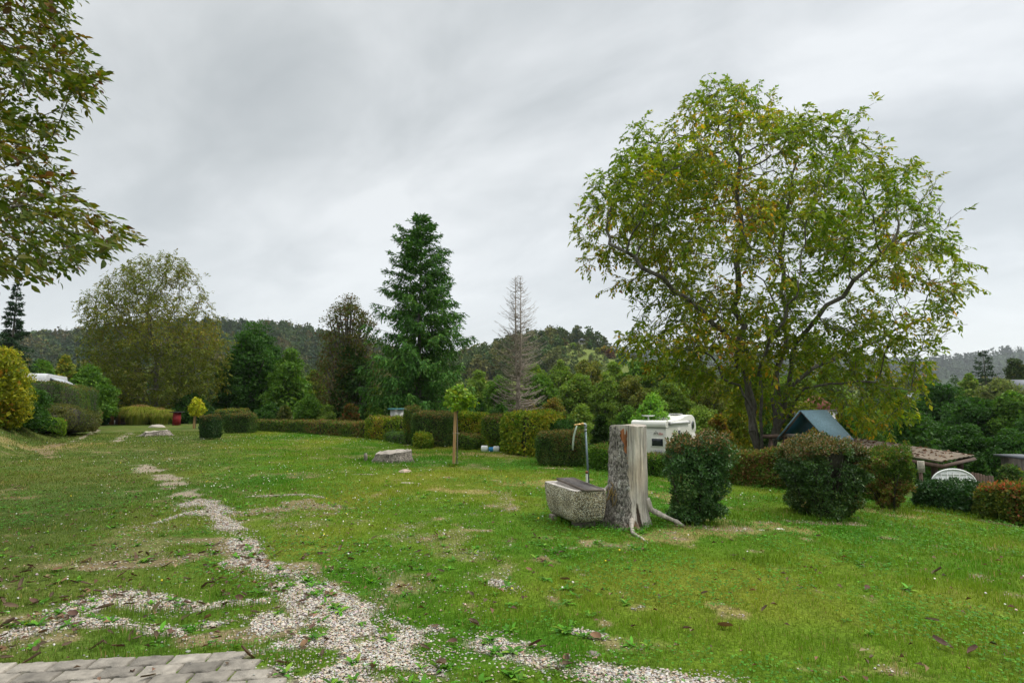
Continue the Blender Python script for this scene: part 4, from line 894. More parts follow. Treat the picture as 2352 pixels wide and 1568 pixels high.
# ------------------------------------------------------------------ clipped hedges
def hedge(name, label, cat, path, hw, height, L, n, pal, top=None, topf=.0, seed=0, k=8, rough=.05, taper=None, lumps=.5, group=None, gap=-.9, stems=0, core=.06, mat=M_LEAF, asp=.6, dz=.0, dome=0., zoff=0., shoots=.05):
    """path: centre line on the ground; hw: half depth; height: one value or one per path point; taper(t): width factor by height"""
    rs = np.random.default_rng(seed); path = np.array([p[:2] for p in path], float)
    if len(path) == 1: path = np.array([path[0]-[hw, 0], path[0]+[hw, 0]])
    seg = np.r_[0, np.cumsum(np.linalg.norm(np.diff(path, axis=0), axis=1))]; Lp = seg[-1]; hts = np.broadcast_to(np.asarray(height, float), (len(path),))
    base = np.array([*path.mean(0), 0]); base[2] = H1(base[0], base[1])+zoff
    tp = taper or (lambda t: np.ones_like(t))
    def surf(q, off):
        """q on the unit box (a,w,t in -1..1) -> world position and normal"""
        m = np.abs(q)**k; nrm = (m.sum(1))**(1/k); kk = np.where(np.abs(q[:, 0]) > .999, 1, 1); p = q/nrm[:, None]
        endk = sstep(np.abs(q[:, 0]), 1-.6*hw/max(Lp/2, .01)*2, 1.); p = q*(1-endk[:, None])+p*endk[:, None]
        side = np.abs(q[:, 1:])**k; s2 = side.sum(1)**(1/k); p[:, 1:] = np.where((endk < 1)[:, None], (q[:, 1:]/s2[:, None])*(1-endk[:, None])+p[:, 1:]*endk[:, None], p[:, 1:])
        N = np.c_[np.sign(p[:, 0])*np.abs(p[:, 0])**(k-1)/(Lp/2)*endk, np.sign(p[:, 1])*np.abs(p[:, 1])**(k-1)/hw, np.sign(p[:, 2])*np.abs(p[:, 2])**(k-1)/(hts.mean()/2)]
        N = unit(N+1e-6); s = (p[:, 0]+1)/2*Lp; cx = np.interp(s, seg, path[:, 0]); cy = np.interp(s, seg, path[:, 1]); hh = np.interp(s, seg, hts)
        j = np.clip(np.searchsorted(seg, s)-1, 0, len(path)-2); d = unit(path[j+1]-path[j]); nx, ny = -d[:, 1], d[:, 0]
        t = (p[:, 2]+1)/2; ww = p[:, 1]*hw*tp(t); ea = p[:, 0]*0
        if taper is not None:  # narrow the ends as well
            sc_ = (tp(t)-1)*Lp/2*p[:, 0]; cx = cx+d[:, 0]*sc_; cy = cy+d[:, 1]*sc_
        x = cx+nx*ww; y = cy+ny*ww; z0 = H(cx, cy)+zoff; z = z0+t*hh+dome*hh*(1-p[:, 0]**2)*t
        W_ = np.c_[x, y, z]; Nw = np.c_[d[:, 0]*N[:, 0]+nx*N[:, 1], d[:, 1]*N[:, 0]+ny*N[:, 1], N[:, 2]]
        dis = rough*1.6*fbm(W_, lumps, seed+1, 3)+rough*.6*vn(W_, lumps*.25, seed+2)
        return W_+Nw*(dis+off)[:, None], Nw, t, W_
    A = np.array([2*hw*hts.mean()*2, 2*Lp*hts.mean(), 2*Lp*hw]); f = rs.choice(3, n, p=A/A.sum()); q = rs.uniform(-1, 1, (n, 3))
    q[f == 0, 0] = np.sign(q[f == 0, 0]); q[f == 1, 1] = np.sign(q[f == 1, 1]); q[f == 2, 2] = 1
    P, N, t, W_ = surf(q, -rs.exponential(core*.5, n)+.012)
    keep = (fbm(W_, .35, seed+9, 3)+.6*(t-.0)*0 > gap); lump = np.clip(.5+.8*fbm(W_, lumps*1.3, seed+4, 3), 0, 1)
    c = pick(n, pal, .2, lump)
    if top is not None:
        m = rs.random(n) < topf*.8*sstep(t+.12*vn(W_, .2, seed+7), .80, .97); c[m] = pick(int(m.sum()), top, .2)
    D = unit(rs.normal(size=(n, 3))*.7+N*.25+[0, 0, .1]); U = N+rs.normal(size=(n, 3))*.55; s = L*rs.uniform(.6, 1.35, n)
    b = Buf(); leaves(b, P[keep], D[keep], U[keep], s[keep], s[keep]*asp, c[keep], .15)
    # a few unclipped shoots on top
    m = int(n*shoots); q = rs.uniform(-1, 1, (m, 3)); q[:, 2] = 1; P, N, t, _ = surf(q, rs.uniform(0, .07, m))
    leaves(b, P, unit(rs.normal(size=(m, 3))*.6+[0, 0, .8]), rnd_unit(m), L*rs.uniform(.6, 1.4, m), L*.45, pick(m, (top or pal)+pal[:1], .2), .1)
    th = thing(name, label, cat, base, 0, group)
    # twiggy inner body
    g = []; Q = []; o = 0; na, nb = max(int(Lp/.12), 6), 8
    for ax, sg in ((0, -1), (0, 1), (1, -1), (1, 1), (2, 1), (2, -1)):
        u_, v_ = np.linspace(-1, 1, na if ax else nb), np.linspace(-1, 1, nb); Uu, Vv = np.meshgrid(u_, v_, indexing='ij'); q = np.zeros((Uu.size, 3))
        oth = [i for i in range(3) if i != ax]; q[:, oth[0]] = Uu.ravel(); q[:, oth[1]] = Vv.ravel(); q[:, ax] = sg; g.append(q)
        i = np.arange(len(u_)-1)[:, None]*nb; j = np.arange(nb-1)[None]; Q.append(np.stack([i+j, i+nb+j, i+nb+j+1, i+j+1], -1).reshape(-1, 4)+o); o += len(q)
    q = np.concatenate(g); P, N, t, _ = surf(q, -core-.035)
    cb = Buf(); cb.add(P, None, (.03, .03, .02), Q=np.concatenate(Q))
    if stems:
        for i in range(stems):
            q = rs.uniform(-.8, .8, (1, 3)); q[0, 2] = -1; p0 = surf(q, 0)[0][0]; q[0, 2] = rs.uniform(-.1, .5); q[0, 1] = -np.sign(rs.random()-.2)*.8 if i % 2 else q[0, 1]; p1 = surf(q*[1.25, 1, 1], 0)[0][0]
            tube(cb, [p0-[0, 0, .1], (p0+p1)/2+rs.normal(size=3)*.02, p1], [.014, .009, .004], 5, (.1, .08, .05))
    obj('stems', cb.mesh('stems', M_CORE, True, off=base), th)
    obj('foliage', b.mesh('foliage', mat, off=base), th); return th
def front(pts, hw, away=True):
    """shift front base points back by the half depth"""
    P = np.array([G(*p)[:2] for p in pts]); d = unit(np.gradient(P, axis=0)) if len(P) > 1 else np.array([[1., 0]]); n = np.c_[-d[:, 1], d[:, 0]]
    n = np.where(((n*P).sum(1) > 0)[:, None], n, -n); return P+n*hw
def hts_(P, tops, pxs=None):
    return np.array([max(zp(tp_, p[1])-H1(*p)-.05, .15) for p, tp_ in zip(P, tops)])
PRV = [((.034, .075, .028), 3), ((.058, .108, .038), 3), ((.10, .135, .05), 1.2), ((.12, .09, .045), .6)]      # privet, grey green
BEE = [((.08, .145, .02), 3), ((.15, .195, .024), 2.4), ((.24, .22, .028), 2), ((.20, .11, .03), .6)]          # hornbeam turning yellow
MIX = [((.045, .095, .024), 3), ((.08, .13, .03), 3), ((.13, .09, .045), 1.6), ((.17, .09, .055), .8)]
BRT = [((.125, .080, .048), 3), ((.18, .125, .075), 2), ((.07, .08, .03), 2)]
gh = 'clipped hedges round the pitches'
def hed(label, pts, tops, hw, L, n, pal, name='hedge', group=gh, **kw):
    P = front(pts, hw); return hedge(name, label, 'hedge', P, hw, hts_(P, tops), L, n, pal, group=group, **kw)
hed('long low brown-topped hedge along the back edge of the lawn', [(572, 988), (680, 994), (780, 1001), (836, 1006)], [963, 964, 967, 969], .35, .085, 15000, MIX, top=BRT, topf=.75, seed=1, lumps=1.1)
hed('yellow-leaved block hedge left of the narrow evergreen column', [(836, 1007), (915, 1013)], [955, 957], .4, .085, 6500, BEE+[((.15, .07, .04), 1)], top=BRT, topf=.3, seed=2, k=6)
hed('low grey green shrub hedge in front of the evergreen column', [(878, 1012), (935, 1022)], [990, 990], .28, .06, 3200, PRV, seed=3, k=3, name='shrub')
def hy(label, pts, tops, hw, L, n, pal, name='hedge', **kw):
    P = np.array([at(px, 1000, Y)[:2] for px, Y in pts]); return hedge(name, label, 'hedge', P, hw, hts_(P, tops), L, n, pal, group=gh, **kw)
P = front([(922, 1020), (947, 1022)], .22); hedge('evergreen_column', 'narrow upright clipped evergreen column standing between two hedges', 'hedge', P, .19, hts_(P, [934, 933]), .05, 5200, [((.045, .085, .018), 3), ((.075, .11, .02), 2), ((.16, .12, .03), 1)], top=BRT, topf=.4, seed=4, k=5)
hed('big square green hedge with a brown trimmed top left of the wooden stake', [(942, 1027), (1032, 1028)], [946, 946], .55, .055, 17000, PRV, top=BRT, topf=.8, seed=5, k=9, lumps=.7)
hed('yellow brown leafy bush growing out of the front of the big square hedge', [(945, 1030), (982, 1031)], [988, 996], .25, .07, 2600, BEE, seed=6, k=3, name='shrub')
hy('tall yellow green hedge behind the wooden stake', [(1050, 22), (1122, 21.6)], [946, 950], .45, .085, 7500, BEE, seed=7, k=6)
hy('low brownish mound hedge right of the wooden stake', [(1050, 20.2), (1106, 19.9)], [990, 998], .35, .055, 4600, MIX, top=BRT, topf=.6, seed=8, k=3)
hy('dark brown hedge block between the two yellow hedges', [(1122, 19.8), (1172, 19.2)], [953, 951], .4, .07, 5600, MIX, taper=lambda t: np.interp(t, [0, .3, .5, 1], [.45, .6, 1, 1]), top=BRT, topf=.7, seed=9, k=7)
hy('big rounded hedge with glowing yellow green leaves', [(1176, 19.0), (1235, 17.8), (1284, 17.2)], [947, 943, 946], .55, .085, 13000, BEE, seed=10, k=5, lumps=.9)
hy('dark green shrub just right of the big yellow green hedge', [(1270, 17.4), (1315, 17.0)], [963, 966], .5, .065, 5500, DKG+[((.12, .06, .03), .6)], seed=11, k=3, name='shrub')
hed('grey green block hedge behind the water pipe', [(1232, 1069), (1342, 1074)], [990, 988], .42, .042, 19000, PRV+[((.13, .07, .045), .8)], top=BRT, topf=.65, seed=12, k=7, lumps=.5, stems=4)
hed('long low hedge running behind the tall stump', [(1346, 1078), (1420, 1086), (1500, 1094), (1610, 1104)], [1020, 1029, 1042, 1045], .35, .05, 21000, MDG+[((.13, .075, .04), .8)], top=BRT+MDG, topf=.5, seed=13, lumps=.6)
hed('low mixed green and purple-brown hedge between the two leafy hedge columns', [(1612, 1105), (1700, 1114), (1830, 1128)], [1036, 1036, 1028], .38, .055, 24000, MIX, top=BRT, topf=.4, seed=14, lumps=.5, stems=6)
P = np.array([(5.9, 12.5), (7.25, 11.35)]); hedge('hedge', 'mixed hedge with curled purplish leaves behind the thin hedge column', 'hedge', P, .38, hts_(P, [1022, 1036]), .055, 12000, MIX, group=gh, top=BRT, topf=.35, seed=15, lumps=.5)
IVY = [((.015, .045, .018), 3), ((.024, .065, .024), 3), ((.05, .095, .035), 1)]
hed('dark ivy-covered low hedge in front of the white plastic panel', [(2092, 1162), (2150, 1172), (2235, 1186)], [1106, 1104, 1112], .45, .050, 18000, IVY, seed=16, k=4, lumps=.4, mat=M_WAX, asp=.85)
hed('low hedge with reddening leaves running out of the picture at the right', [(2225, 1186), (2300, 1199), (2380, 1214)], [1106, 1110, 1116], .45, .05, 17000, [((.05, .085, .022), 3), ((.11, .13, .03), 2), ((.17, .07, .045), 1.6), ((.30, .05, .04), .7)], top=[((.32, .07, .06), 2), ((.15, .12, .04), 2), ((.10, .05, .03), 1)], topf=.7, seed=17, k=4, lumps=.4, stems=10)
# the three unkempt hedge columns near the camera
def col(label, cx, Y, w, hw, tops, n, pal, taper, **kw):
    x = at(cx, 1190, Y)[0]; P = np.array([[x-w/2, Y+.02], [x, Y], [x+w/2, Y-.02]]); return hedge('hedge_column', label, 'hedge', P, hw, hts_(P, tops), .044, n, pal, group='hedge columns right of the tall stump', taper=taper, **kw)
colA = col('shaggy hedge column right beside the tall stump, narrow at its foot', 1603, 8.25, .82, .34, [1018, 1004, 1002], 26000, [((.028, .074, .028), 3), ((.045, .108, .036), 3), ((.09, .15, .06), 1.5), ((.13, .08, .045), .4)], lambda t: np.interp(t, [0, .12, .3, .55, .8, 1], [.62, .72, .62, .82, 1, .97]),
           top=BRT, topf=.3, seed=21, k=5, rough=.15, lumps=.30, stems=14, gap=-.36, core=.13, mat=M_WAX, asp=.45, shoots=.10)
colB = col('largest dense yew and ivy hedge block with a brown dry top', 1898, 9.3, 1.22, .52, [1024, 1010, 1020], 40000, [((.024, .060, .022), 3), ((.04, .085, .026), 3), ((.075, .115, .034), 1.4), ((.12, .095, .04), .8)], lambda t: np.interp(t, [0, .15, .35, .6, 1], [.62, .70, .82, .97, 1.]),
           top=BRT, topf=.8, seed=22, k=5.5, rough=.15, lumps=.38, stems=26, gap=-.42, core=.14, mat=M_WAX, asp=.42, dome=.05, shoots=.06)
colC = col('thin loose hedge column with bare stems below, right of the largest block', 2040, 10.3, .72, .34, [1034, 1030, 1034], 19000, MIX+[((.14, .16, .04), 1)], lambda t: np.interp(t, [0, .15, .35, .6, 1], [.42, .48, .74, .95, 1.]),
           seed=23, k=4.5, rough=.16, lumps=.30, stems=24, gap=-.25, core=.16, asp=.5, shoots=.12)
# small clipped blocks left
gs = 'small clipped blocks at the back left of the lawn'
hed('dark clipped shrub pillar standing alone near the young yellow tree', [(453, 1009), (483, 1010)], [952, 951], .3, .06, 7000, [((.02, .05, .026), 3), ((.034, .075, .034), 3), ((.08, .08, .05), .7)], top=BRT, topf=.5, seed=31, k=5, group=gs)
hed('square clipped hedge block with a bare crossed stem on its face', [(510, 995), (572, 995)], [949, 948], .45, .07, 7500, PRV, top=BRT, topf=.7, seed=32, k=8, group=gs, stems=6)
hed('taller rounded hedge block with a yellowing corner behind the square block', [(482, 983), (545, 984)], [940, 938], .6, .08, 7500, PRV+[((.16, .16, .03), .6)], top=BRT+BEE, topf=.7, seed=33, k=5, group=gs)
# left bank
gl = 'hedges stepping up the left bank'
def lh(label, pts, tops, hw, L, n, pal, **kw):
    P = np.array([at(px, 1000, Y)[:2] for px, Y in pts]); return hedge(kw.pop('name', 'hedge'), label, 'hedge', P, hw, hts_(P, tops), L, n, pal, group=kw.pop('group', gl), **kw)
lh('low rounded mossy green hedge nearest the lawn track', [(70, 25.2), (120, 26.6), (185, 30)], [952, 926, 942], 1.0, .065, 17000, [((.05, .07, .028), 3), ((.08, .09, .035), 3), ((.12, .10, .045), 1.2)], seed=41, k=3, lumps=1.2)
lh('small bright green hedge corner at the foot of the bank', [(55, 23.8), (125, 25.6)], [958, 960], .55, .07, 6500, [((.07, .14, .02), 3), ((.12, .19, .025), 2), ((.17, .10, .035), 1)], seed=42, k=5)
lh('tall dark clipped hedge on the terrace below the parked camper', [(75, 26.5), (118, 28), (150, 29.5)], [868, 880, 888], .8, .065, 12000, PRV+[((.10, .08, .04), 1)], top=BRT, topf=.3, seed=43, k=5, lumps=1.)
lh('rounded brown and green hedge hump right of the camper', [(140, 29.5), (172, 31)], [884, 884], .7, .065, 7000, MIX, top=BRT, topf=.4, seed=44, k=3.5, lumps=1.)
lh('grey green hedge hump at the right end of the terrace', [(165, 32), (196, 34)], [884, 890], .7, .07, 6500, PRV, top=BRT, topf=.3, seed=45, k=3.5, lumps=1.)
lh('sloping hedge end running down to the lawn track', [(176, 33), (200, 36)], [920, 940], .8, .07, 5000, MIX+MDG, seed=46, k=3)
loc, h, r = place(20, 790, 21, 140); 
leafy('golden_shrub', 'big golden yellow leaved shrub at the left edge of the bank', 'shrub', (loc[0]-.3, 21, loc[2]), h, r*1.15, .05, 60, 210, .11, [((.09, .12, .015), 2), ((.17, .19, .02), 3), ((.30, .28, .03), 2), ((.26, .15, .025), .8)], 'round', 51, None, .04, asp=.45, lr=.3)
loc, h, r = place(40, 862, 22.5, 150); leafy('shrub', 'dark green shrub under the golden one on the bank', 'shrub', loc, h, r, .0, 40, 200, .10, DKG, 'mound', 52, None, 0)
hed('bright yellow green cypress hedge beside the ornamental grass', [(196, 972), (248, 973)], [936, 935], .8, .11, 7000, [((.06, .13, .015), 2), ((.16, .24, .015), 2), ((.30, .34, .02), 2)], top=[((.42, .44, .02), 3), ((.30, .36, .02), 1)], topf=.95, seed=53, k=5, group=None, asp=.35, shoots=.15)
loc, h, r = place(234, 947, 41, 36); leafy('round_bush', 'round dark blue green bush in front of the yellow green cypress hedge', 'bush', loc, h, r, .0, 40, 160, .09, [((.015, .045, .028), 3), ((.022, .06, .036), 2)], 'round', 54, None, 0, asp=.3)
# clipped round hedges beyond the shed, right edge
loc, h, r = place(2245, 1055, 17.5, 85); leafy('round_bush', 'dark clipped hedge behind the white plastic panel', 'bush', loc, h+.3, r, .0, 40, 260, .06, DKG, 'round', 55, None, 0)
loc, h, r = place(2320, 1064, 16, 105); leafy('round_bush', 'paler topped clipped bush below the small shed at the right edge', 'bush', loc, h+.3, r, .0, 44, 260, .06, PRV, 'round', 56, None, 0)
# ------------------------------------------------------------------ ornamental grass
def orn_grass(label, px, py, wpx, top, n, seed):
    rs = np.random.default_rng(seed); g = G(px, py); Y = g[1]; R_ = wpx/2/F*Y; h = zp(top, Y)-g[2]; b = Buf(); th = thing('ornamental_grass', label, 'grass clump', g, 0, 'clumps of tall ornamental grass')
    a = rs.uniform(0, 6.283, n); r0 = R_*.5*np.sqrt(rs.random(n)); out = rs.uniform(.1, 1, n)**.8*(R_*1.06-r0); hh = h*rs.uniform(.6, .98, n)*(1-.30*(r0/R_)**2); wd = .022*rs.uniform(.7, 1.3, n)
    ca, sa = np.cos(a), np.sin(a); ns = 6; V = []
    for s in range(ns+1):
        u = s/ns; rr = r0+out*u**1.15; z = hh*np.sin(np.pi*u**.85*(.42+.56*(out/R_))); w_ = wd*(1-u*.85)
        for sg in (-1, 1): V.append(np.c_[ca*rr-sa*w_*sg/2, sa*rr+ca*w_*sg/2, z])
    V = np.stack(V, 1); m = 2*(ns+1); i = np.arange(n)[:, None]*m; Q = np.concatenate([i+[2*s, 2*s+1, 2*s+3, 2*s+2] for s in range(ns)])
    b.add(V.reshape(-1, 3), None, np.repeat(pick(n, [((.12, .17, .03), 3), ((.18, .21, .04), 3), ((.26, .24, .06), 1.5)], .15), m, 0), Q=Q); obj('blades', b.mesh('blades', M_GRASS), th)
    b = Buf(); m = n//4; a = rs.uniform(0, 6.283, m); rr = R_*.82*np.sqrt(rs.random(m)); z = h*(1.0-.62*(rr/R_)**2.2)*rs.uniform(.82, 1.04, m)-.1
    P = np.c_[np.cos(a)*rr, np.sin(a)*rr, z]; D = unit(np.c_[np.cos(a)*.4*rr/R_, np.sin(a)*.4*rr/R_, np.ones(m)*.8]+rs.normal(size=(m, 3))*.15); 
    for q in range(3): leaves(b, P+rs.normal(size=(m, 3))*.015, unit(D+rs.normal(size=(m, 3))*.15), rnd_unit(m), .17, .014, pick(m, [((.36, .24, .19), 2), ((.30, .22, .15), 2)], .15), .1)
    obj('plumes', b.mesh('plumes', M_GRASS), th)
orn_grass('broad clump of ornamental grass with pinkish plumes, the left larger one', 318, 975, 98, 930, 3600, 61)
orn_grass('smaller clump of ornamental grass merging into the right of the larger one', 365, 975, 68, 937, 2400, 62)
# ------------------------------------------------------------------ water trough, grate, pipe
def mat_aggregate():
    m = bpy.data.materials.new('exposed_aggregate'); m.use_nodes = True; t = NT(m.node_tree); p = t.n['Principled BSDF']
    o = t.add('ShaderNodeTexCoord').outputs['Object']; v = t.add('ShaderNodeTexVoronoi', i_Scale=88.0); t.link(o, v.inputs['Vector'])
    sx = t.add('ShaderNodeSeparateColor'); t.link(v.outputs['Color'], sx.inputs[0])
    peb = t.ramp(sx.outputs[0], [(0, (.12, .09, .05)), (.2, (.32, .24, .13)), (.5, (.50, .42, .28)), (.75, (.66, .60, .48)), (1, (.78, .74, .66))])
    msk = t.ramp(v.outputs['Distance'], [(.46, 1), (.72, 0)]); dirt = t.ramp(t.noise(o, 4, 4), [(.35, .75), (.65, 1.35)])
    t.link(t.mix(1.0, t.mix(msk, (.055, .05, .04), peb), dirt, 'MULTIPLY'), p.inputs['Base Color']); p.inputs['Roughness'].default_value = .75
    bn = t.add('ShaderNodeBump'); bn.inputs['Strength'].default_value = .9; bn.inputs['Distance'].default_value = .008
    t.link(msk, bn.inputs['Height']); t.link(bn.outputs[0], p.inputs['Normal']); return m
M_AGG = mat_aggregate(); M_CONC = mat_plain('old_concrete', (.17, .145, .12), .9, bump=.5, bscale=60, var=.3, vscale=12)
def rrect(x0, x1, y0, y1, r, z, n=5):
    P = []
    for cx, cy, a0 in ((x1-r, y1-r, 0), (x0+r, y1-r, 90), (x0+r, y0+r, 180), (x1-r, y0+r, 270)):
        for i in range(n+1): a = rad(a0+90*i/n); P.append((cx+r*math.cos(a), cy+r*math.sin(a), z))
    return np.array(P)
def loft(b, loops, col=(.3, .3, .3), cap0=True, cap1=False):
    m = len(loops[0]); V = np.concatenate(loops); i = np.arange(len(loops)-1)[:, None]*m; j = np.arange(m)[None]; j2 = (j+1) % m
    Q = np.stack([i+j, i+j2, i+m+j2, i+m+j], -1).reshape(-1, 4); T = []; j = np.arange(m); j2 = (j+1) % m
    if cap0: V = np.r_[V, [loops[0].mean(0)]]; T.append(np.c_[np.full(m, len(V)-1), j2, j])
    if cap1: V = np.r_[V, [loops[-1].mean(0)]]; q = (len(loops)-1)*m; T.append(np.c_[np.full(m, len(V)-1), q+j, q+j2])
    b.add(V, np.concatenate(T) if T else None, col, Q=Q); return b
def trough():
    th = thing('water_trough', 'washed gravel concrete water trough standing on blocks left of the tall stump', 'trough', (.855, 8.01, H1(.855, 8.01)), rad(20.5))
    lo = []
    for z, x, y0, y1 in ((.085, .19, -.40, .30), (.10, .212, -.44, .345), (.16, .226, -.462, .40), (.26, .235, -.475, .447), (.38, .24, -.485, .475), (.485, .243, -.49, .488), (.497, .240, -.487, .485)): lo.append(rrect(-x, x, y0, y1, .045, z))
    b = Buf(); loft(b, lo); obj('basin', b.mesh('basin', M_AGG, True), th)
    b = Buf(); loft(b, [rrect(-.240, .240, -.487, .485, .045, .4985), rrect(-.236, .236, -.483, .481, .045, .504), rrect(-.19, .19, -.435, .435, .03, .504), rrect(-.186, .186, -.43, .43, .03, .497), rrect(-.16, .16, -.40, .38, .03, .20)], cap0=False, cap1=True)
    obj('rim', b.mesh('rim', mat_plain('cast_concrete', (.40, .37, .34), .85, bump=.3, bscale=80, var=.25, vscale=9), True), th)
    for yy, lab in ((.24, 'brick coloured block under the far end of the water trough'), (-.27, 'grey block under the near end of the water trough')):
        c = Vector((.855, 8.01, 0))+Matrix.Rotation(rad(20.5), 3, 'Z') @ Vector((-.02, yy, 0)); g = H1(c.x, c.y); b = Buf(); box(b, (-.03 if yy > 0 else .02, 0, .025), (.40 if yy > 0 else .30, .13, .115)); t = obj('support_block', b.mesh('support_block', M_CONC), None, (c.x, c.y, g)); t.rotation_euler = (0, 0, rad(22)); bevel(t, .012); tag(t, lab, 'block')
    g = thing('metal_grate', 'dark steel grate lying across the top of the water trough', 'grate', (.915, 7.965, H1(.88, 7.96)+.506), rad(13.5)); b = Buf()
    for x in (-.128, .128): box(b, (x, 0, .016), (.006, 1.17, .032))
    for y in (-.582, .582): box(b, (0, y, .016), (.250, .006, .0318))
    obj('frame', b.mesh('frame', mat_plain('rusty_steel', (.17, .14, .12), .6, .5, .3, 60, .35)), g); b = Buf()
    for i in range(8): box(b, (-.128+.256*(i+1)/9, 0, .0150), (.0028, 1.158, .022))
    for i in range(27): box(b, (0, -.582+1.164*(i+1)/28, .0275), (.248, .005, .005))
    obj('bars', b.mesh('bars', mat_plain('galvanised_bar', (.22, .20, .19), .5, .6, .2, 60, .2)), g)
trough()
def standpipe():
    Y = 8.62; b0 = at(1356.5, 1150, Y); x0 = b0[0]; g = H1(x0, Y); tp = at(1344.8, 985, Y); M_P = mat_plain('galvanised_pipe', (.12, .16, .17), .42, .7, .2, 90, .3)
    th = thing('standpipe', 'tall grey water pipe with brass spout and pale hose behind the trough', 'water pipe', (x0, Y, g)); o = np.array([x0, Y, g])
    b = Buf(); tube(b, [np.array([x0, Y, g-.1]), (np.array([x0, Y, g])+tp)/2+[-.004, 0, 0], tp], .0155, 12); obj('pipe', b.mesh('pipe', M_P, True, off=o), th)
    e = at(1344.4, 976, Y); l = at(1339, 973.5, Y-.02); b = Buf(); tube(b, [tp-[0, 0, .03], tp, tp], .021, 12); tube(b, [tp-[0, 0, .005], tp+[0, 0, .03], e+[.004, 0, -.005], e+[-.006, 0, .012], (e+l)/2+[0, 0, .004], l], .021, 12); obj('elbow', b.mesh('elbow', mat_plain('zinc_elbow', (.28, .31, .32), .4, .7, .2, 60), True, off=o), th)
    s = at(1319, 976, Y-.12); b = Buf(); tube(b, [l, l+(s-l)*.12], .024, 12); tube(b, [l+(s-l)*.1, l+(s-l)*.75], .0165, 12); tube(b, [l+(s-l)*.74, s], .0125, 12); obj('spout', b.mesh('spout', mat_plain('brass', (.50, .33, .13), .35, .75, .1, 80, .2), True, off=o), th)
    h = [at(a, c, Y-.10) for a, c in ((1324.5, 977), (1321.5, 988), (1318, 1002), (1316, 1018), (1315.8, 1033))]; b = Buf(); tube(b, h, [.012, .0135, .0135, .0135, .0135], 12); obj('hose', b.mesh('hose', mat_plain('faded_green_hose', (.33, .40, .31), .5, spec=.4), True, off=o), th)
    q = at(1349, 1120, 8.52); gg = H1(q[0], 8.52); tp = at(1347.6, 1082, 8.52); o = np.array([q[0], 8.52, gg]); th = thing('pipe_stub', 'short pale pipe stub with a rusty collar behind the grate', 'pipe', o)
    b = Buf(); tube(b, [o-[0, 0, .05], tp-[0, 0, .025]], .0165, 10, ); obj('pipe', b.mesh('pipe', mat_plain('grey_green_pipe', (.30, .33, .27), .6), True, off=o), th)
    b = Buf(); tube(b, [tp-[0, 0, .03], tp+[0, 0, .005]], .020, 10); obj('collar', b.mesh('collar', mat_plain('rust', (.22, .09, .04), .85, bump=.4), True, off=o), th)
standpipe()
# ------------------------------------------------------------------ stumps
def mat_wood_attr(name, streak=22, bump=.5, rough=.85, z=.07, cells=False):
    m = bpy.data.materials.new(name); m.use_nodes = True; t = NT(m.node_tree); p = t.n['Principled BSDF']; o = t.add('ShaderNodeTexCoord').outputs['Object']
    a = t.add('ShaderNodeAttribute', attribute_name='Col'); mp = t.add('ShaderNodeMapping'); mp.inputs['Scale'].default_value = (1, 1, z); t.link(o, mp.inputs[0])
    n = t.noise(mp.outputs[0], streak, 7, .75); n2 = t.noise(o, 3.5, 4); c = t.mix(1.0, a.outputs['Color'], t.ramp(n, [(.30, .30), (.44, .85), (.56, 1.05), (.7, 1.45)]), 'MULTIPLY'); mr = t.add('ShaderNodeMapping'); mr.inputs['Scale'].default_value = (1, 1, .03); t.link(o, mr.inputs[0]); c = t.mix(1.0, c, t.ramp(t.noise(mr.outputs[0], 75, 5, .7), [(.34, .55), (.46, 1), (.7, 1.25)]), 'MULTIPLY'); c = t.mix(1.0, c, t.ramp(n2, [(.3, .75), (.7, 1.2)]), 'MULTIPLY'); h = n
    if cells:
        v = t.add('ShaderNodeTexVoronoi', i_Scale=42.0); mq = t.add('ShaderNodeMapping'); mq.inputs['Scale'].default_value = (1, 1, .6); t.link(o, mq.inputs[0]); t.link(t.mix(.06, mq.outputs[0], t.add('ShaderNodeTexNoise', i_Scale=30.0).outputs['Color']), v.inputs['Vector']); d = t.ramp(v.outputs['Distance'], [(.25, 1.2), (.55, .85), (.8, .35)]); c = t.mix(1.0, c, d, 'MULTIPLY'); h = d
    t.link(c, p.inputs['Base Color']); p.inputs['Roughness'].default_value = rough; p.inputs['Specular IOR Level'].default_value = .15
    bn = t.add('ShaderNodeBump'); bn.inputs['Strength'].default_value = bump; bn.inputs['Distance'].default_value = .012; t.link(h, bn.inputs['Height']); t.link(bn.outputs[0], p.inputs['Normal']); return m
M_SW = mat_wood_attr('weathered_wood'); M_SB = mat_wood_attr('flaky_bark', 14, .9, .95, .6, True)
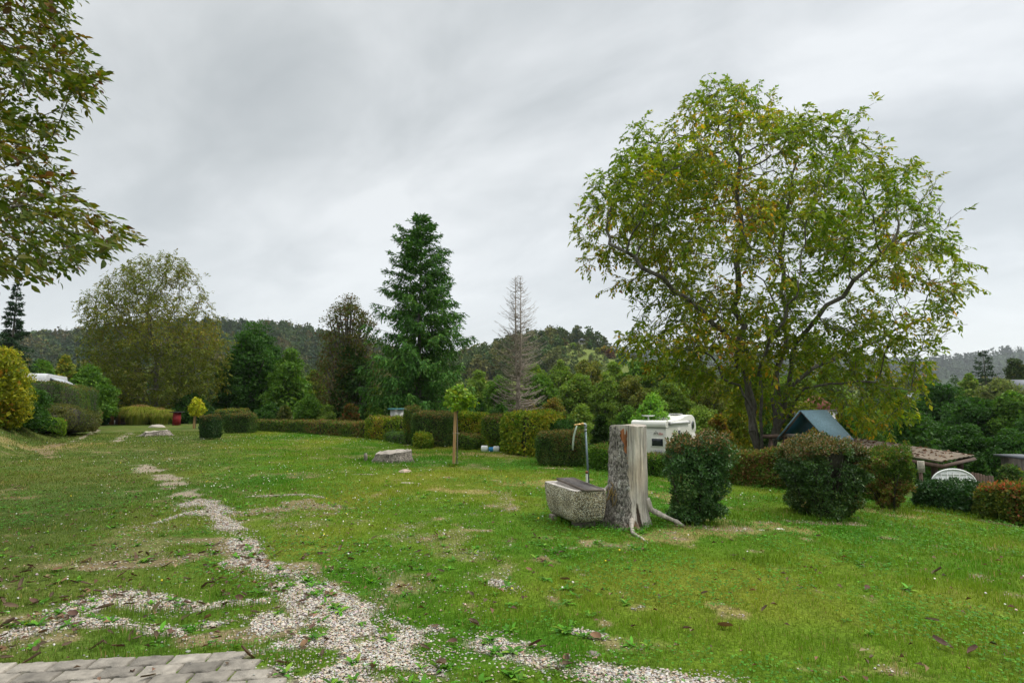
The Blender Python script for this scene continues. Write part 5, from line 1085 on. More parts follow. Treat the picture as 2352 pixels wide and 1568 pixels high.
def tall_stump():
    cx, cy = 1.625, 8.0; g = H1(cx, cy); th = thing('tree_stump', 'tall weathered stump, half bark half bare grey wood, behind the water trough', 'stump', (cx, cy, g)); Ht = at(1452, 977.5, cy-.22)[2]-g
    na, nz = 260, 150; A = np.linspace(0, 2*math.pi, na, endpoint=False); Z = np.linspace(-.06, Ht, nz); Aa, Zz = np.meshgrid(A, Z); a = Aa.ravel(); z = Zz.ravel(); t = np.clip(z/Ht, 0, 1)
    r = .240+(.045*(1-t)**1.2+.05*np.exp(-z/.16))*(1-.75*np.clip(np.cos(a+.15), 0, 1))
    for ang, am, wd, zs in ((-8, .05, .26, .12), (252, .13, .28, .16), (282, .07, .2, .12), (196, .12, .34, .30), (120, .15, .4, .16), (60, .16, .4, .16), (318, .04, .3, .15)):
        d = (a-rad(ang)+math.pi) % (2*math.pi)-math.pi; r = r+am*np.exp(-(d/wd)**2)*np.exp(-np.maximum(z, 0)/zs)
    pc = np.c_[np.cos(a)*.25, np.sin(a)*.25, z]; r = r+.010*fbm(pc*[1, 1, .25], .12, 3, 3)+.006*vn(pc*[1, 1, .1], .03, 9)+.014*np.sin(a*3+1)*(1-.5*t); xo = -.03*(1-t)
    V = np.c_[xo+np.cos(a)*r, np.sin(a)*r, z+np.where(t > .99, .012*np.sin(a*2), 0)]
    dg = np.degrees(a) % 360; front = 262+7*np.sin(z*7)+5*vn(np.c_[z, z*0], .09, 4)-np.clip((.28-z)/.28, 0, 1)*16
    redb = np.interp(z, [Ht*.60, Ht*.66, Ht*.80, Ht*.93, Ht], [261, 254, 246, 232, 226])+7*fbm(np.c_[z, z*0], .06, 5, 3)
    bark = (dg > 85) & (dg < np.where(z > Ht*.61, redb, front)) & (z < Ht*(.975+.02*np.sin(a*9)))
    wood = np.array([.40, .365, .32]); C = np.tile(wood, (len(V), 1)); st = fbm(np.c_[np.cos(a), np.sin(a), z*.12], .16, 8, 4)
    C = C*(1+.35*st[:, None]); tan = sstep(fbm(pc*[1, 1, .3], .2, 18, 3), .0, .5)[:, None]*.5; C = C*(1-tan)+np.array([.42, .32, .22])*tan
    red = (dg > redb-3) & (dg < 254+7*fbm(np.c_[z, z*0+3], .08, 15, 3)) & (z > Ht*.60) & (z < Ht*(.93+.05*vn(np.c_[a*5, a*0], .4, 6))); C[red] = np.array([.27, .105, .045])*(1+.7*fbm(pc[red]*[1, 1, .15], .03, 3, 3)[:, None])
    rot = sstep(.26-z+.34*fbm(pc*[1, 1, .5], .07, 33, 4), .02, .10)*np.exp(-((dg-268)/20)**2); C = C*(1-rot[:, None])+np.array([.16, .09, .045])*(1+.8*vn(pc, .03, 6)[:, None])*rot[:, None]
    hole = (np.abs(dg-286+30*(z-.15)) < 6.5*(1-(z/.34)**2)+4*fbm(pc*[1, 1, .5], .05, 7, 3)) & (z > .0) & (z < .34); C[hole] = [.045, .03, .02]; V[hole, :2] *= .94
    crack = (np.abs(dg-258.5) < .9) & (z > Ht*.80); C[crack] = [.05, .03, .02]
    C = np.clip(C, .01, .9); i = np.arange(nz-1)[:, None]*na; j = np.arange(na)[None]; j2 = (j+1) % na; Q = np.stack([i+j, i+j2, i+na+j2, i+na+j], -1).reshape(-1, 4)
    b = Buf(); Vc = np.r_[V, [[0, 0, Ht+.003]]]; T_ = np.c_[np.full(na, len(V)), (nz-1)*na+np.arange(na), (nz-1)*na+(np.arange(na)+1) % na]; b.add(Vc, T_, np.r_[C, [[.34, .30, .25]]], Q=Q); obj('bare_wood', b.mesh('bare_wood', M_SW, True), th)
    ch = .5+.5*vn(pc*[1, 1, .6], .020, 41); off = .014+.007*ch+.014*np.clip(fbm(pc*[1, 1, .5], .07, 42, 4), -.5, 1)+.008*vn(np.c_[a*.25/1.0, z*0, z*.35], .018, 44); VB = V+np.c_[np.cos(a), np.sin(a), np.zeros(len(a))]*off[:, None]
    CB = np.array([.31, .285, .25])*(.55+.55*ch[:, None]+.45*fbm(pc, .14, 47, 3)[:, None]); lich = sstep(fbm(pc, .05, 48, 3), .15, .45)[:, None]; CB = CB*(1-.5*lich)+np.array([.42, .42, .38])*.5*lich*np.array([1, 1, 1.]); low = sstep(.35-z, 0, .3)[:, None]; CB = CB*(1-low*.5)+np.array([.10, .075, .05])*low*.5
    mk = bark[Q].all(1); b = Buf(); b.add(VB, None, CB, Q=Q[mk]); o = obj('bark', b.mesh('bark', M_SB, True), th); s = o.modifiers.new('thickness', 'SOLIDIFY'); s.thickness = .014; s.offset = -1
    def root(pts, rr, flat=.6):
        b = Buf(); P = np.array(pts, float); u = np.linspace(0, 1, len(P)); uu = np.linspace(0, 1, 26); P = np.c_[[np.interp(uu, u, P[:, k]) for k in range(3)]].T; P[1:-1] = (P[:-2]+P[1:-1]*2+P[2:])/4; rr = np.interp(uu, u, rr)
        tube(b, P, rr*(1+.12*np.sin(uu*17)), 12, (.38, .34, .29)); V_ = b.V[0]; V_ += .006*vn(V_, .03, 5)[:, None]; b.V[0] = V_; obj('root', b.mesh('root', M_SW, True), th)
    gz = lambda x, y: H1(cx+x, cy+y)-g
    root([(.20, -.06, .34), (.26, -.08, .20), (.42, -.10, .125), (.58, -.13, .06), (.68, -.14, .00)], [.05, .042, .030, .026, .016]); root([(-.06, -.34, .12), (-.09, -.48, .055), (-.11, -.66, .025), (-.07, -.86, .022), (-.02, -1.08, .0)], [.04, .028, .022, .016, .008])
    root([(-.26, .02, .48), (-.34, .06, .45), (-.46, .12, .38), (-.52, .18, .30)], [.06, .028, .02, .012])
    rs = np.random.default_rng(4)
    b = Buf()
    for k in range(14):
        p = np.array([-.27, -.14, .50])+rs.normal(size=3)*[.03, .03, .05]; tube(b, [p, p+rs.normal(size=3)*.05-[.02, .03, .03], p+rs.normal(size=3)*.06-[0, .02, .12], p+rs.normal(size=3)*.05-[0, .01, .2]], [.005, .006, .004, .002], 5, (.25, .17, .06))
    obj('frayed_roots', b.mesh('frayed_roots', mat_plain('frayed_root', (.3, .2, .08), .8, attr=True, var=.3)), th)
tall_stump()
def low_stump(label, px, py, wpx, hpx, seed, lobes, red=.0):
    g = G(px, py); Y = g[1]+wpx/2/F*g[1]*.7; R_ = wpx/2/F*Y; cx = at(px, py, Y)[0]; gz = H1(cx, Y); Ht = hpx/F*Y; th = thing('tree_stump', label, 'stump', (cx, Y, gz)); na, nz = 140, 26
    A = np.linspace(0, 2*math.pi, na, endpoint=False); Z = np.linspace(-.05, Ht, nz); Aa, Zz = np.meshgrid(A, Z); a = Aa.ravel(); z = Zz.ravel(); r = R_*(.90+.16*np.exp(-np.maximum(z, 0)/(Ht*.6)))
    for an, am in lobes: d = (a-rad(an)+math.pi) % (2*math.pi)-math.pi; r = r+R_*am*np.exp(-(d/.24)**2)*np.exp(-np.maximum(z, 0)/(Ht*.6))
    r = r*(1+.05*np.sin(a*3+seed)+.03*np.sin(a*7))+.05*R_*fbm(np.c_[np.cos(a), np.sin(a), z], .35, seed, 3); tl = .16*Ht*np.sin(a+1.)+.10*Ht*vn(np.c_[np.cos(a)*2, np.sin(a)*2, a*0], .5, seed)
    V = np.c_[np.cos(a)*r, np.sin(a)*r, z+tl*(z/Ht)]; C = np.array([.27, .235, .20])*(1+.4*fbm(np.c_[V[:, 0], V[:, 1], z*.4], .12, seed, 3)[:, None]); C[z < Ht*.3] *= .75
    i = np.arange(nz-1)[:, None]*na; j = np.arange(na)[None]; j2 = (j+1) % na; Q = np.stack([i+j, i+j2, i+na+j2, i+na+j], -1).reshape(-1, 4)
    b = Buf(); b.add(V, None, C, Q=Q); obj('bark', b.mesh('bark', M_SB, True), th)
    # sawn top: rings, worn hollow
    b = Buf(); top = V[(nz-1)*na:]; ctr = np.array([0, 0, Ht]); loops = []
    for k, f in enumerate((.985, .93, .8, .62, .42, .2)):
        L_ = ctr+(top-ctr)*[f, f, 1]; L_[:, 2] = Ht+tl[(nz-1)*na:]*f+[.006, .012, -.012, -.03, -.035, -.03][k]+.018*vn(L_, .12, seed+2)*(f < .95); loops.append(L_)
    V2 = np.concatenate(loops); b2 = Buf(); loft(b2, loops, (.33, .3, .26), cap0=False, cap1=True); V3 = b2.V[0]; cc = np.array([.33, .295, .25])*(1+.3*fbm(V3, .1, seed+5, 3)[:, None]); b2.C[0] = cc
    obj('sawn_top', b2.mesh('sawn_top', M_SW, True), th); return th
low_stump('wide low sawn stump in the middle of the lawn, left of the wooden stake', 905, 1062, 84, 21, 3, [(200, .22), (300, .2), (340, .15)])
low_stump('low stump with splayed roots at the far left of the lawn', 358, 1002, 50, 11, 7, [(190, .75), (268, .45), (350, .6), (20, .4)])
M_RT = M_SW
def lump(name, label, cat, px, py, sx, sy, h, seed, colr=(.40, .34, .27), mat=None, ang=0):
    g = G(px, py); rs = np.random.default_rng(seed); n, m = 20, 28; u, v = np.meshgrid(np.linspace(0, math.pi/2, n), np.linspace(0, 2*math.pi, m, endpoint=False), indexing='ij'); u = u.ravel(); v = v.ravel()
    P = np.c_[np.cos(u)*np.cos(v)*sx, np.cos(u)*np.sin(v)*sy, np.sin(u)*h-.02]; P = P*(1+.35*fbm(P, max(sx, sy)*.6, seed, 3))[:, None]; ca, sa = math.cos(ang), math.sin(ang); P = np.c_[P[:, 0]*ca-P[:, 1]*sa, P[:, 0]*sa+P[:, 1]*ca, P[:, 2]]
    i = np.arange(n-1)[:, None]*m; j = np.arange(m)[None]; j2 = (j+1) % m; Q = np.stack([i+j, i+j2, i+m+j2, i+m+j], -1).reshape(-1, 4); b = Buf(); b.add(P, None, np.array(colr)*(1+.25*fbm(P, .05, seed+3, 3)[:, None]), Q=Q)
    return tag(obj(name, b.mesh(name, mat or M_RT, True), None, tuple(g)), label, cat)
M_ST = mat_plain('field_stone', (.4, .4, .4), .9, bump=.5, bscale=60, attr=True, var=.2)
lump('exposed_root', 'pinkish exposed root lump in the grass below the wide low stump', 'root', 930, 1082, .17, .22, .07, 1, (.36, .27, .22))
lump('exposed_root', 'forked weathered root breaking through the lawn farther below the wide stump', 'root', 942, 1109, .30, .10, .035, 2, (.42, .36, .30), ang=-.35)
lump('exposed_root', 'thin straight root lying in the grass left of the wide low stump', 'root', 832, 1089, .34, .045, .03, 3, (.38, .32, .26), ang=.06)
lump('flat_stone', 'flat whitish stone slab among weeds behind the far left stump', 'stone', 360, 981,   .5, .35, .2, 4, (.36, .32, .27), M_ST)
lump('flat_stone', 'pale flat stone in the grass below the largest hedge block, left one', 'stone', 1748, 1217, .07, .04, .03, 5, (.55, .50, .44), M_ST)
lump('flat_stone', 'longer pale flat stone in the grass below the largest hedge block, right one', 'stone', 1787, 1215, .12, .05, .035, 6, (.58, .53, .46), M_ST)
lump('rough_stone', 'grey brown rough stone at the lower edge of the lawn beside the gravel', 'stone', 1364, 1500, .065, .04, .035, 7, (.24, .20, .18), M_ST, ang=-.6)
lump('pale_tub', 'white dome shaped tub lying beside the round bush at the far left', 'tub', 257, 973, .45, .3, .28, 8, (.75, .75, .74), M_WHITE)
g = G(839, 1060); b = Buf(); tube(b, [g-[0, 0, .1], g+[.01, 0, .14], g+[.0, 0, .23]], [.05, .047, .04], 9, (.2, .18, .15)); tag(obj('short_post', b.mesh('short_post', M_SW, True, off=g), None, tuple(g)), 'short dark rotten post stub left of the wide low stump', 'post')
# ------------------------------------------------------------------ stakes and young trees
def young(px, py, top, cw, cbot, stake_px, stake_top, pal, lab_t, lab_s, seed, sw=.066, L=.09, nl=18):
    g = G(px, py); Y = g[1]; h = zp(top, Y)-g[2]; z0 = zp(cbot, Y)-g[2]; R_ = cw/2/F*Y; th = thing('young_tree', lab_t, 'tree', g); tb = Buf(); lb = Buf()
    tube(tb, [(0, 0, -.1), (.01, 0, h*.35), (-.01, .01, z0), (-.03, 0, (z0+h)/2), (0, 0, h*.97)], [.017, .015, .013, .010, .004], 7)
    c = cloud(lb, h, R_, z0, nl, 46, L, pal, 'dome', seed, lr=.36, fill=.1, asp=.85, droop=-.45, stems=None)
    for q in c: tube(tb, [(-.01, 0, min(q[2]*.82, h*.9)), q*[.5, .5, .95], q], [.007, .005, .003], 4, caps=False)
    obj('trunk', tb.mesh('trunk', M_GREYWOOD, True), th); obj('crown', lb.mesh('crown', M_LEAF), th)
    s = G(stake_px, py); hs = zp(stake_top, s[1])-s[2]; b = Buf(); box(b, (0, 0, hs/2-.05), (sw, sw, hs+.1)); t = thing('wooden_stake', lab_s, 'stake', s, .25); t.rotation_euler = (0, rad(1.2), .25); o = obj('post', b.mesh('post', M_WOOD), t); bevel(o, .008)
    dx = g[0]-s[0]; b = Buf()
    for z in (.08, hs*.60): k = np.linspace(0, 6.283, 20); tube(b, np.c_[dx/2+(abs(dx)/2+.045)*np.cos(k), .045*np.sin(k), np.full(20, z)+.006*np.sin(k*3)], .004, 5)
    obj('tie', b.mesh('tie', mat_plain('cord', (.35, .33, .28), .8)), t)
young(1049, 1070, 890, 84, 936, 1042, 945, [((.09, .17, .025), 3), ((.15, .24, .03), 2), ((.24, .22, .04), .8)], 'young maple with a leafy green top rising above the hedges beside its stake', 'tall raw wooden stake standing alone in the lawn with cord ties', 71, nl=26, L=.075)
young(449, 984, 914, 42, 951, 445, 951, [((.22, .26, .02), 3), ((.34, .33, .025), 3), ((.40, .30, .03), 1)], 'young tree with a small bright yellow crown at the far left', 'pale wooden stake supporting the small yellow tree', 72, sw=.11, L=.095, nl=30)
# ------------------------------------------------------------------ motorhome
def extr(b, prof, y0, y1, col=(.8, .8, .8), ins=.0):
    P = np.array(prof, float); m = len(P); c = P.mean(0); q = np.arange(m); q2 = (q+1) % m; Pi = c+(P-c)*(1-ins)
    V = np.r_[np.c_[Pi[:, 0], np.full(m, y0), Pi[:, 1]], np.c_[P[:, 0], np.full(m, y0+.07 if ins else y0), P[:, 1]], np.c_[P[:, 0], np.full(m, y1-.07 if ins else y1), P[:, 1]], np.c_[Pi[:, 0], np.full(m, y1), Pi[:, 1]]]
    Q = np.concatenate([np.c_[k*m+q, k*m+q2, (k+1)*m+q2, (k+1)*m+q] for k in range(3)]); V = np.r_[V, [[c[0], y0, c[1]], [c[0], y1, c[1]]]]
    T_ = np.r_[np.c_[np.full(m, 4*m), q2, q], np.c_[np.full(m, 4*m+1), 3*m+q, 3*m+q2]]; b.add(V, T_, col, Q=Q); return b
def text_obj(name, body, size, mat, parent, loc, rot, extr_=.004):
    cu = bpy.data.curves.new(name, 'FONT'); cu.body = body; cu.size = size; cu.extrude = extr_; cu.align_x = 'LEFT'; cu.shear = .25; tmp = bpy.data.objects.new(name, cu); COL.objects.link(tmp)
    me = bpy.data.meshes.new_from_object(tmp.evaluated_get(bpy.context.evaluated_depsgraph_get())); bpy.data.objects.remove(tmp); me.materials.clear(); me.materials.append(mat); o = obj(name, me, parent, loc); o.rotation_euler = rot; return o
M_GLASS = mat_plain('dark_glass', (.02, .024, .03), .08, spec=.6); M_RUB = mat_plain('rubber', (.02, .02, .02), .8); M_CREAM = mat_plain('cream_panel', (.70, .69, .63), .35, var=.05, vscale=2); M_GREYP = mat_plain('grey_plastic', (.30, .30, .29), .5)
def motorhome():
    hx, hy = .57, .822; rc = np.array([9.5, 35.5]); ctr = rc+np.array([hx, hy])*3.0+np.array([-hy, hx])*1.1; g = H1(*ctr); top = at(1487, 968, 36.0)[2]; s = (top-g)/2.72
    th = thing('motorhome', 'white coachbuilt motorhome with roof dish seen between the tall stump and the hedge column', 'motorhome', (ctr[0], ctr[1], g), math.atan2(hy, hx)); th.scale = (1, 1, s)
    pr = [(-3, .42), (-3.02, 1.4), (-3.0, 2.55), (-2.93, 2.69), (-2.8, 2.74), (-.6, 2.80), (.2, 2.88), (.7, 2.98), (1.6, 3.03), (2.3, 3.02), (2.75, 2.88), (3.0, 2.62), (3.12, 2.3), (3.1, 2.05), (2.75, 1.95), (2.9, 1.9), (3.25, 1.25), (3.7, 1.05), (3.8, .5), (3.7, .42)]
    b = Buf(); extr(b, pr, -1.1, 1.1, ins=.012); o = obj('body', b.mesh('body', M_CREAM), th); bevel(o, .03, 3)
    b = Buf(); extr(b, [(-3.07, 2.42), (-3.09, 2.6), (-3.02, 2.73), (-2.86, 2.78), (-2.6, 2.79), (-2.6, 2.42)], -1.13, 1.13); o = obj('rear_roof_cap', b.mesh('rear_roof_cap', M_CREAM), th); bevel(o, .04, 3)
    b = Buf(); box(b, (-3.045, -.1, 2.40), (.02, 2.2, .02)); obj('trim_strip', b.mesh('trim_strip', M_GREYP), th)
    def win(x, y, z, sx, sz, side=False, fr=.05):
        b = Buf(); box(b, (x, y, z), (.03, sx, sz) if not side else (sx, .03, sz)); w_ = obj('window', b.mesh('window', M_CREAM), th); bevel(w_, .02); b = Buf(); d = .012
        box(b, (x-d if not side else x, y if not side else y-d, z), (.02, sx-2*fr, sz-2*fr) if not side else (sx-2*fr, .02, sz-2*fr)); p = obj('pane', b.mesh('pane', M_GLASS), w_); bevel(p, .01)
    win(-3.03, -.55, 1.62, .82, .50); win(-3.03, .55, 1.62, .82, .50); win(-1.5, -1.115, 1.62, 1.1, .5, True)
    b = Buf(); box(b, (-3.035, -.60, 1.12), (.02, .5, .2)); obj('number_plate_panel', b.mesh('number_plate_panel', M_GREYP), th)
    b = Buf()
    box(b, (-3.20, 0, 1.02), (.05, 1.7, .05), (.05, .05, .05)); [box(b, (-3.20, yy, .72), (.045, .045, .55), (.05, .05, .05)) for yy in (-.4, .4)]; [box(b, (-3.10, yy, .9), (.16, .04, .04), (.05, .05, .05)) for yy in (-.4, .4)]
    obj('cycle_rack', b.mesh('cycle_rack', M_GREYP), th)
    M_R = mat_plain('red_lettering', (.45, .05, .03), .5); M_K = mat_plain('black_lettering', (.02, .02, .025), .5); rt = (math.pi/2, 0, -math.pi/2)
    text_obj('lettering', 'iller', .20, M_R, th, (-3.037, -.62, 2.02), rt)
    b = Buf(); yz = [(-.34, 2.02), (-.36, 2.12), (-.42, 2.16), (-.46, 2.05), (-.50, 2.16), (-.56, 2.15), (-.60, 2.04)]; tube(b, [(-3.04, y, z) for y, z in yz], .016, 6, (.02, .02, .02)); tube(b, [(-3.04, -.45, 2.21), (-3.04, -.49, 2.215)], .018, 6, (.02, .02, .02)); obj('logo', b.mesh('logo', M_K), th)
    b = Buf(); tube(b, [(-2.5, -1.16, 2.62), (1.3, -1.16, 2.62)], .075, 12); o = obj('awning', b.mesh('awning', mat_plain('awning_case', (.62, .62, .62), .4), True), th)
    b = Buf(); [box(b, (x, -1.16, 2.62), (.07, .17, .18), (.2, .1, .08)) for x in (-2.54, 1.34)]; obj('awning_end', b.mesh('awning_end', M_GREYP), th)
    b = Buf(); box(b, (-.6, -1.112, 1.45), (.62, .03, 1.75)); d = obj('door', b.mesh('door', M_CREAM), th); bevel(d, .02); b = Buf(); box(b, (-.6, -1.13, 1.95), (.42, .02, .5)); obj('pane', b.mesh('pane', M_GLASS), d)
    b = Buf(); k = np.linspace(0, 2*math.pi, 28, endpoint=False); lo = [np.c_[2.35+f*.30*np.cos(k), np.full(28, y), 2.42+f*.26*np.sin(k)] for f, y in ((1, -1.08), (1, -1.125), (.86, -1.128))]; loft(b, lo[::-1], cap0=True); w_ = obj('oval_window', b.mesh('oval_window', M_GREYP), th)
    b = Buf(); lo = [np.c_[2.35+f*.25*np.cos(k), np.full(28, y), 2.42+f*.215*np.sin(k)] for f, y in ((1, -1.10), (1, -1.133))]; loft(b, lo[::-1], cap0=True); obj('pane', b.mesh('pane', M_GLASS), w_)
    b = Buf(); tube(b, [(-2.4, .25, 2.74), (-2.4, .25, 3.02)], .035, 8); lo = [np.c_[-2.4+f*.42*np.cos(k), .25+f*.42*np.sin(k), np.full(28, z)] for f, z in ((.5, 2.99), (1, 3.03), (1, 3.045), (.2, 3.05))]; loft(b, lo, cap0=True, cap1=True); obj('satellite_dish', b.mesh('satellite_dish', M_WHITE), th)
    for x, y, sx, sy, z in ((-.9, -.2, .8, .8, 2.86), (.35, .1, .6, .5, 2.97), (1.2, -.2, .9, .9, 3.05)): b = Buf(); box(b, (x, y, z), (sx, sy, .10)); o = obj('roof_hatch', b.mesh('roof_hatch', M_WHITE if x < 1 else M_GREYP), th); bevel(o, .02)
    for x in (-1.7, 2.6):
        for y in (-1.0, 1.0):
            b = Buf(); tube(b, [(x, y-.1, .34), (x, y+.1, .34)], .34, 20); w_ = obj('wheel', b.mesh('wheel', M_RUB, False), th); b = Buf(); tube(b, [(x, y-.11, .34), (x, y+.11, .34)], .19, 16); obj('rim', b.mesh('rim', M_STEEL), w_)
motorhome()
# ------------------------------------------------------------------ play tower with blue roof
M_BLUE = mat_plain('faded_blue_paint', (.15, .24, .28), .75, bump=.35, bscale=45, var=.22, vscale=20); M_BLUEI = mat_plain('blue_paint', (.03, .13, .20), .7, var=.2, vscale=6)
def play_tower():
    r = np.array([.8, .6]); gdir = np.array([.6, -.8]); c = np.array([8.93, 17.64]); L, w_ = 1.55, .72; g = H1(*c); th = thing('play_tower', 'wooden climbing tower with a steep faded blue gable roof behind the largest hedge block', 'play tower', (c[0], c[1], g), math.atan2(.6, .8)); za, zf = 1.36-g, .52-g
    for sg in (-1, 1):   # local x = ridge, y = across
        n = np.array([0, sg*(za-zf), w_]); n = n/np.linalg.norm(n)*.028
        q = np.array([[-.12, 0, za], [L, 0, za], [L, sg*(w_+.06), zf-.07], [-.12, sg*(w_+.06), zf-.07]]); V = np.r_[q, q+n]; b = Buf(); b.add(V, None, (.2, .3, .3), Q=BQ); o = obj('roof_panel', b.mesh('roof_panel', M_BLUE), th)
        b = Buf(); b.add(np.r_[q-n*.25+[.02, 0, 0], q-n*.08+[.02, 0, 0]]*[.97, .97, 1]+[.02, 0, 0], None, (.1, .1, .1), Q=BQ); obj('lining', b.mesh('lining', M_BLUEI), o)
        b = Buf(); d = np.array([0, sg*w_, zf-za]); tube(b, [np.array([-.05, 0, za-.03]), np.array([-.05, 0, za-.03])+d], .035, 4); obj('rafter', b.mesh('rafter', M_DARKWOOD), th)
        for x in (.05, L-.15): b = Buf(); box(b, (x, sg*(w_-.1), (zf+.0)/2), (.09, .09, zf)); obj('post', b.mesh('post', M_DARKWOOD), th)
    b = Buf(); box(b, (.02, 0, zf+.07), (.05, 2*w_-.12, .11)); box(b, (.02, 0, zf-.28), (.05, 2*w_-.12, .11)); obj('cross_beam', b.mesh('cross_beam', M_GREYWOOD), th)
    b = Buf(); box(b, (L/2, 0, zf-1.0), (L, 2*w_-.1, .06)); obj('platform', b.mesh('platform', M_DARKWOOD), th)
    b = Buf(); box(b, (L+.3, 0, za+.0), (.9, .05, .05)); obj('ridge_pole', b.mesh('ridge_pole', M_GREYWOOD), th)
    b = Buf(); p0 = at(1752, 1002, 18.4); p1 = at(1850, 1000, 17.9); g2 = H1(p0[0], 18.4); t = thing('swing_frame', 'dark horizontal swing beam running left from the blue roofed tower', 'swing frame', (p0[0], 18.4, g2)); o_ = np.array([p0[0], 18.4, g2])
    tube(b, [p0-o_, p1-o_], .06, 8); obj('beam', b.mesh('beam', M_DARKWOOD), t)
    for dy in (-.55, .55): b = Buf(); tube(b, [p0-o_+[.25, 0, 0], np.array([.25, dy, 0])], .045, 8); obj('leg', b.mesh('leg', M_DARKWOOD), t)
play_tower()
# ------------------------------------------------------------------ low open shed
def shed():
    A = np.array([10.4, 14.0, .16]); B = np.array([13.2, 16.5, .10]); D = np.array([9.7, 20.0, .40]); C = B+(D-A); g = H1(11.5, 17.5); o_ = np.array([11.5, 17.5, g]); th = thing('open_shed', 'low open shed with a brown mossy flat roof beyond the ivy hedge', 'shed', o_)
    n, m = 60, 34; u, v = np.meshgrid(np.linspace(0, 1, n), np.linspace(0, 1, m), indexing='ij'); u = u.ravel()[:, None]; v = v.ravel()[:, None]; P = A*(1-u)*(1-v)+D*u*(1-v)+B*v*(1-u)+C*u*v; P = P+np.array([0, 0, 1])*(.018*np.sin(v*26*math.pi)**2+.02*fbm(P, 1.2, 6, 2)[:, None])
    i = np.arange(n-1)[:, None]*m; j = np.arange(m-1)[None]; Q = np.stack([i+j, i+m+j, i+m+j+1, i+j+1], -1).reshape(-1, 4)
    cc = np.array([.17, .135, .10])*(1+.35*fbm(P, .5, 9, 4)[:, None]); b = Buf(); b.add(P-o_, None, cc, Q=Q); o = obj('roof', b.mesh('roof', mat_plain('mossy_sheet', (.2, .15, .1), .9, bump=.4, bscale=30, attr=True, var=.25), True), th); s = o.modifiers.new('thickness', 'SOLIDIFY'); s.thickness = .03; s.offset = -1
    for a_, c_ in ((A, B), (A, D), (B, C)):
        b = Buf(); tube(b, [a_-o_-[0, 0, .09], c_-o_-[0, 0, .09]], .055, 4); obj('fascia', b.mesh('fascia', M_DARKWOOD), th)
    for f in ((.06, .12), (.06, .88), (.5, .1), (.5, .9), (.94, .1), (.94, .9)):
        p = A*(1-f[0])*(1-f[1])+D*f[0]*(1-f[1])+B*f[1]*(1-f[0])+C*f[0]*f[1]; b = Buf(); gz = H1(p[0], p[1]); box(b, (p[0]-o_[0], p[1]-o_[1], (p[2]-.06+gz)/2-g), (.11, .11, p[2]-.06-gz)); obj('post', b.mesh('post', M_DARKWOOD), th)
    rs = np.random.default_rng(3); k = 260; u = rs.random((k, 1)); v = rs.random((k, 1)); P = A*(1-u)*(1-v)+D*u*(1-v)+B*v*(1-u)+C*u*v+[0, 0, .045]; a = rs.uniform(0, 6.28, k); b = Buf()
    leaves(b, P, np.c_[np.cos(a), np.sin(a), rs.uniform(-.1, .5, k)], np.c_[rs.normal(size=(k, 2))*.4, np.ones(k)], .13, .06, pick(k, DEADC[:3], .2, g=1), .4); tag(obj('roof_leaves', b.mesh('roof_leaves', M_DEAD)), 'brown fallen leaves lying on the low shed roof', 'leaf litter', kind='stuff')
    # notice board under the eave
    p = at(2115.5, 1071, 14.0); g3 = H1(p[0], 14.0); t = thing('notice_board', 'small pale notice board on a post under the shed eave', 'sign', (p[0], 14.0, g3), -.2); zc = p[2]-g3; b = Buf(); box(b, (0, 0, zc), (.15, .02, .27)); obj('board', b.mesh('board', mat_plain('faded_board', (.40, .37, .30), .8)), t)
    b = Buf(); box(b, (0, .045, zc/2-.05), (.06, .06, zc+.1)); obj('post', b.mesh('post', M_DARKWOOD), t); b = Buf(); rs = np.random.default_rng(2)
    for r_ in range(9):
        if r_ == 5: continue
        x = -.058
        while x < .05: w_ = rs.uniform(.008, .022); box(b, (x+w_/2, -.012, zc+.105-r_*.026), (w_, .003, .009)); x += w_+.006
    obj('print', b.mesh('print', mat_plain('print', (.07, .06, .05), .8)), t)
shed()
# white ribbed plastic panel with arched top
def panel():
    Y = 12.6; a = at(2142, 1106, Y); c = at(2237, 1106, Y); w_ = (c[0]-a[0])/2; x = (a[0]+c[0])/2; g = H1(x, Y); zt = at(2189, 1077, Y)[2]-g; zs = a[2]-g; th = thing('plastic_panel', 'white ribbed plastic panel with an arched top behind the ivy hedge', 'panel', (x, Y, g), -.12); k = np.linspace(0, math.pi, 24)
    pf = np.r_[[[-w_, .02]], np.c_[-w_*np.cos(k), zs-.06+(zt-zs+.06)*np.sin(k)**.9], [[w_, .02]]]; b = Buf(); extr(b, pf, -.015, .015); obj('sheet', b.mesh('sheet', M_WHITE), th); b = Buf()
    tube(b, [(p[0], -.018, p[1]) for p in pf], .018, 6); obj('edge_rim', b.mesh('edge_rim', M_WHITE, True), th); b = Buf()
    hz_ = lambda xx: zs-.06+(zt-zs+.06)*max(1-(xx/w_)**2, .0)**.45-.03
    for i in range(-3, 4): xx = i*w_/3.6; box(b, (xx, -.022, (.05+hz_(xx))/2), (.012, .014, hz_(xx)-.05))
    for zz in (zt-.11, zt-.24, zt-.37, zt-.5): hw = w_*math.sqrt(max(1-((zz-zs+.06)/(zt-zs+.06))**2, .02)) if zz > zs-.06 else w_; box(b, (0, -.0225, zz), (2*hw-.06, .012, .012))
    obj('ribs', b.mesh('ribs', mat_plain('white_rib', (.68, .68, .66), .5)), th)
panel()
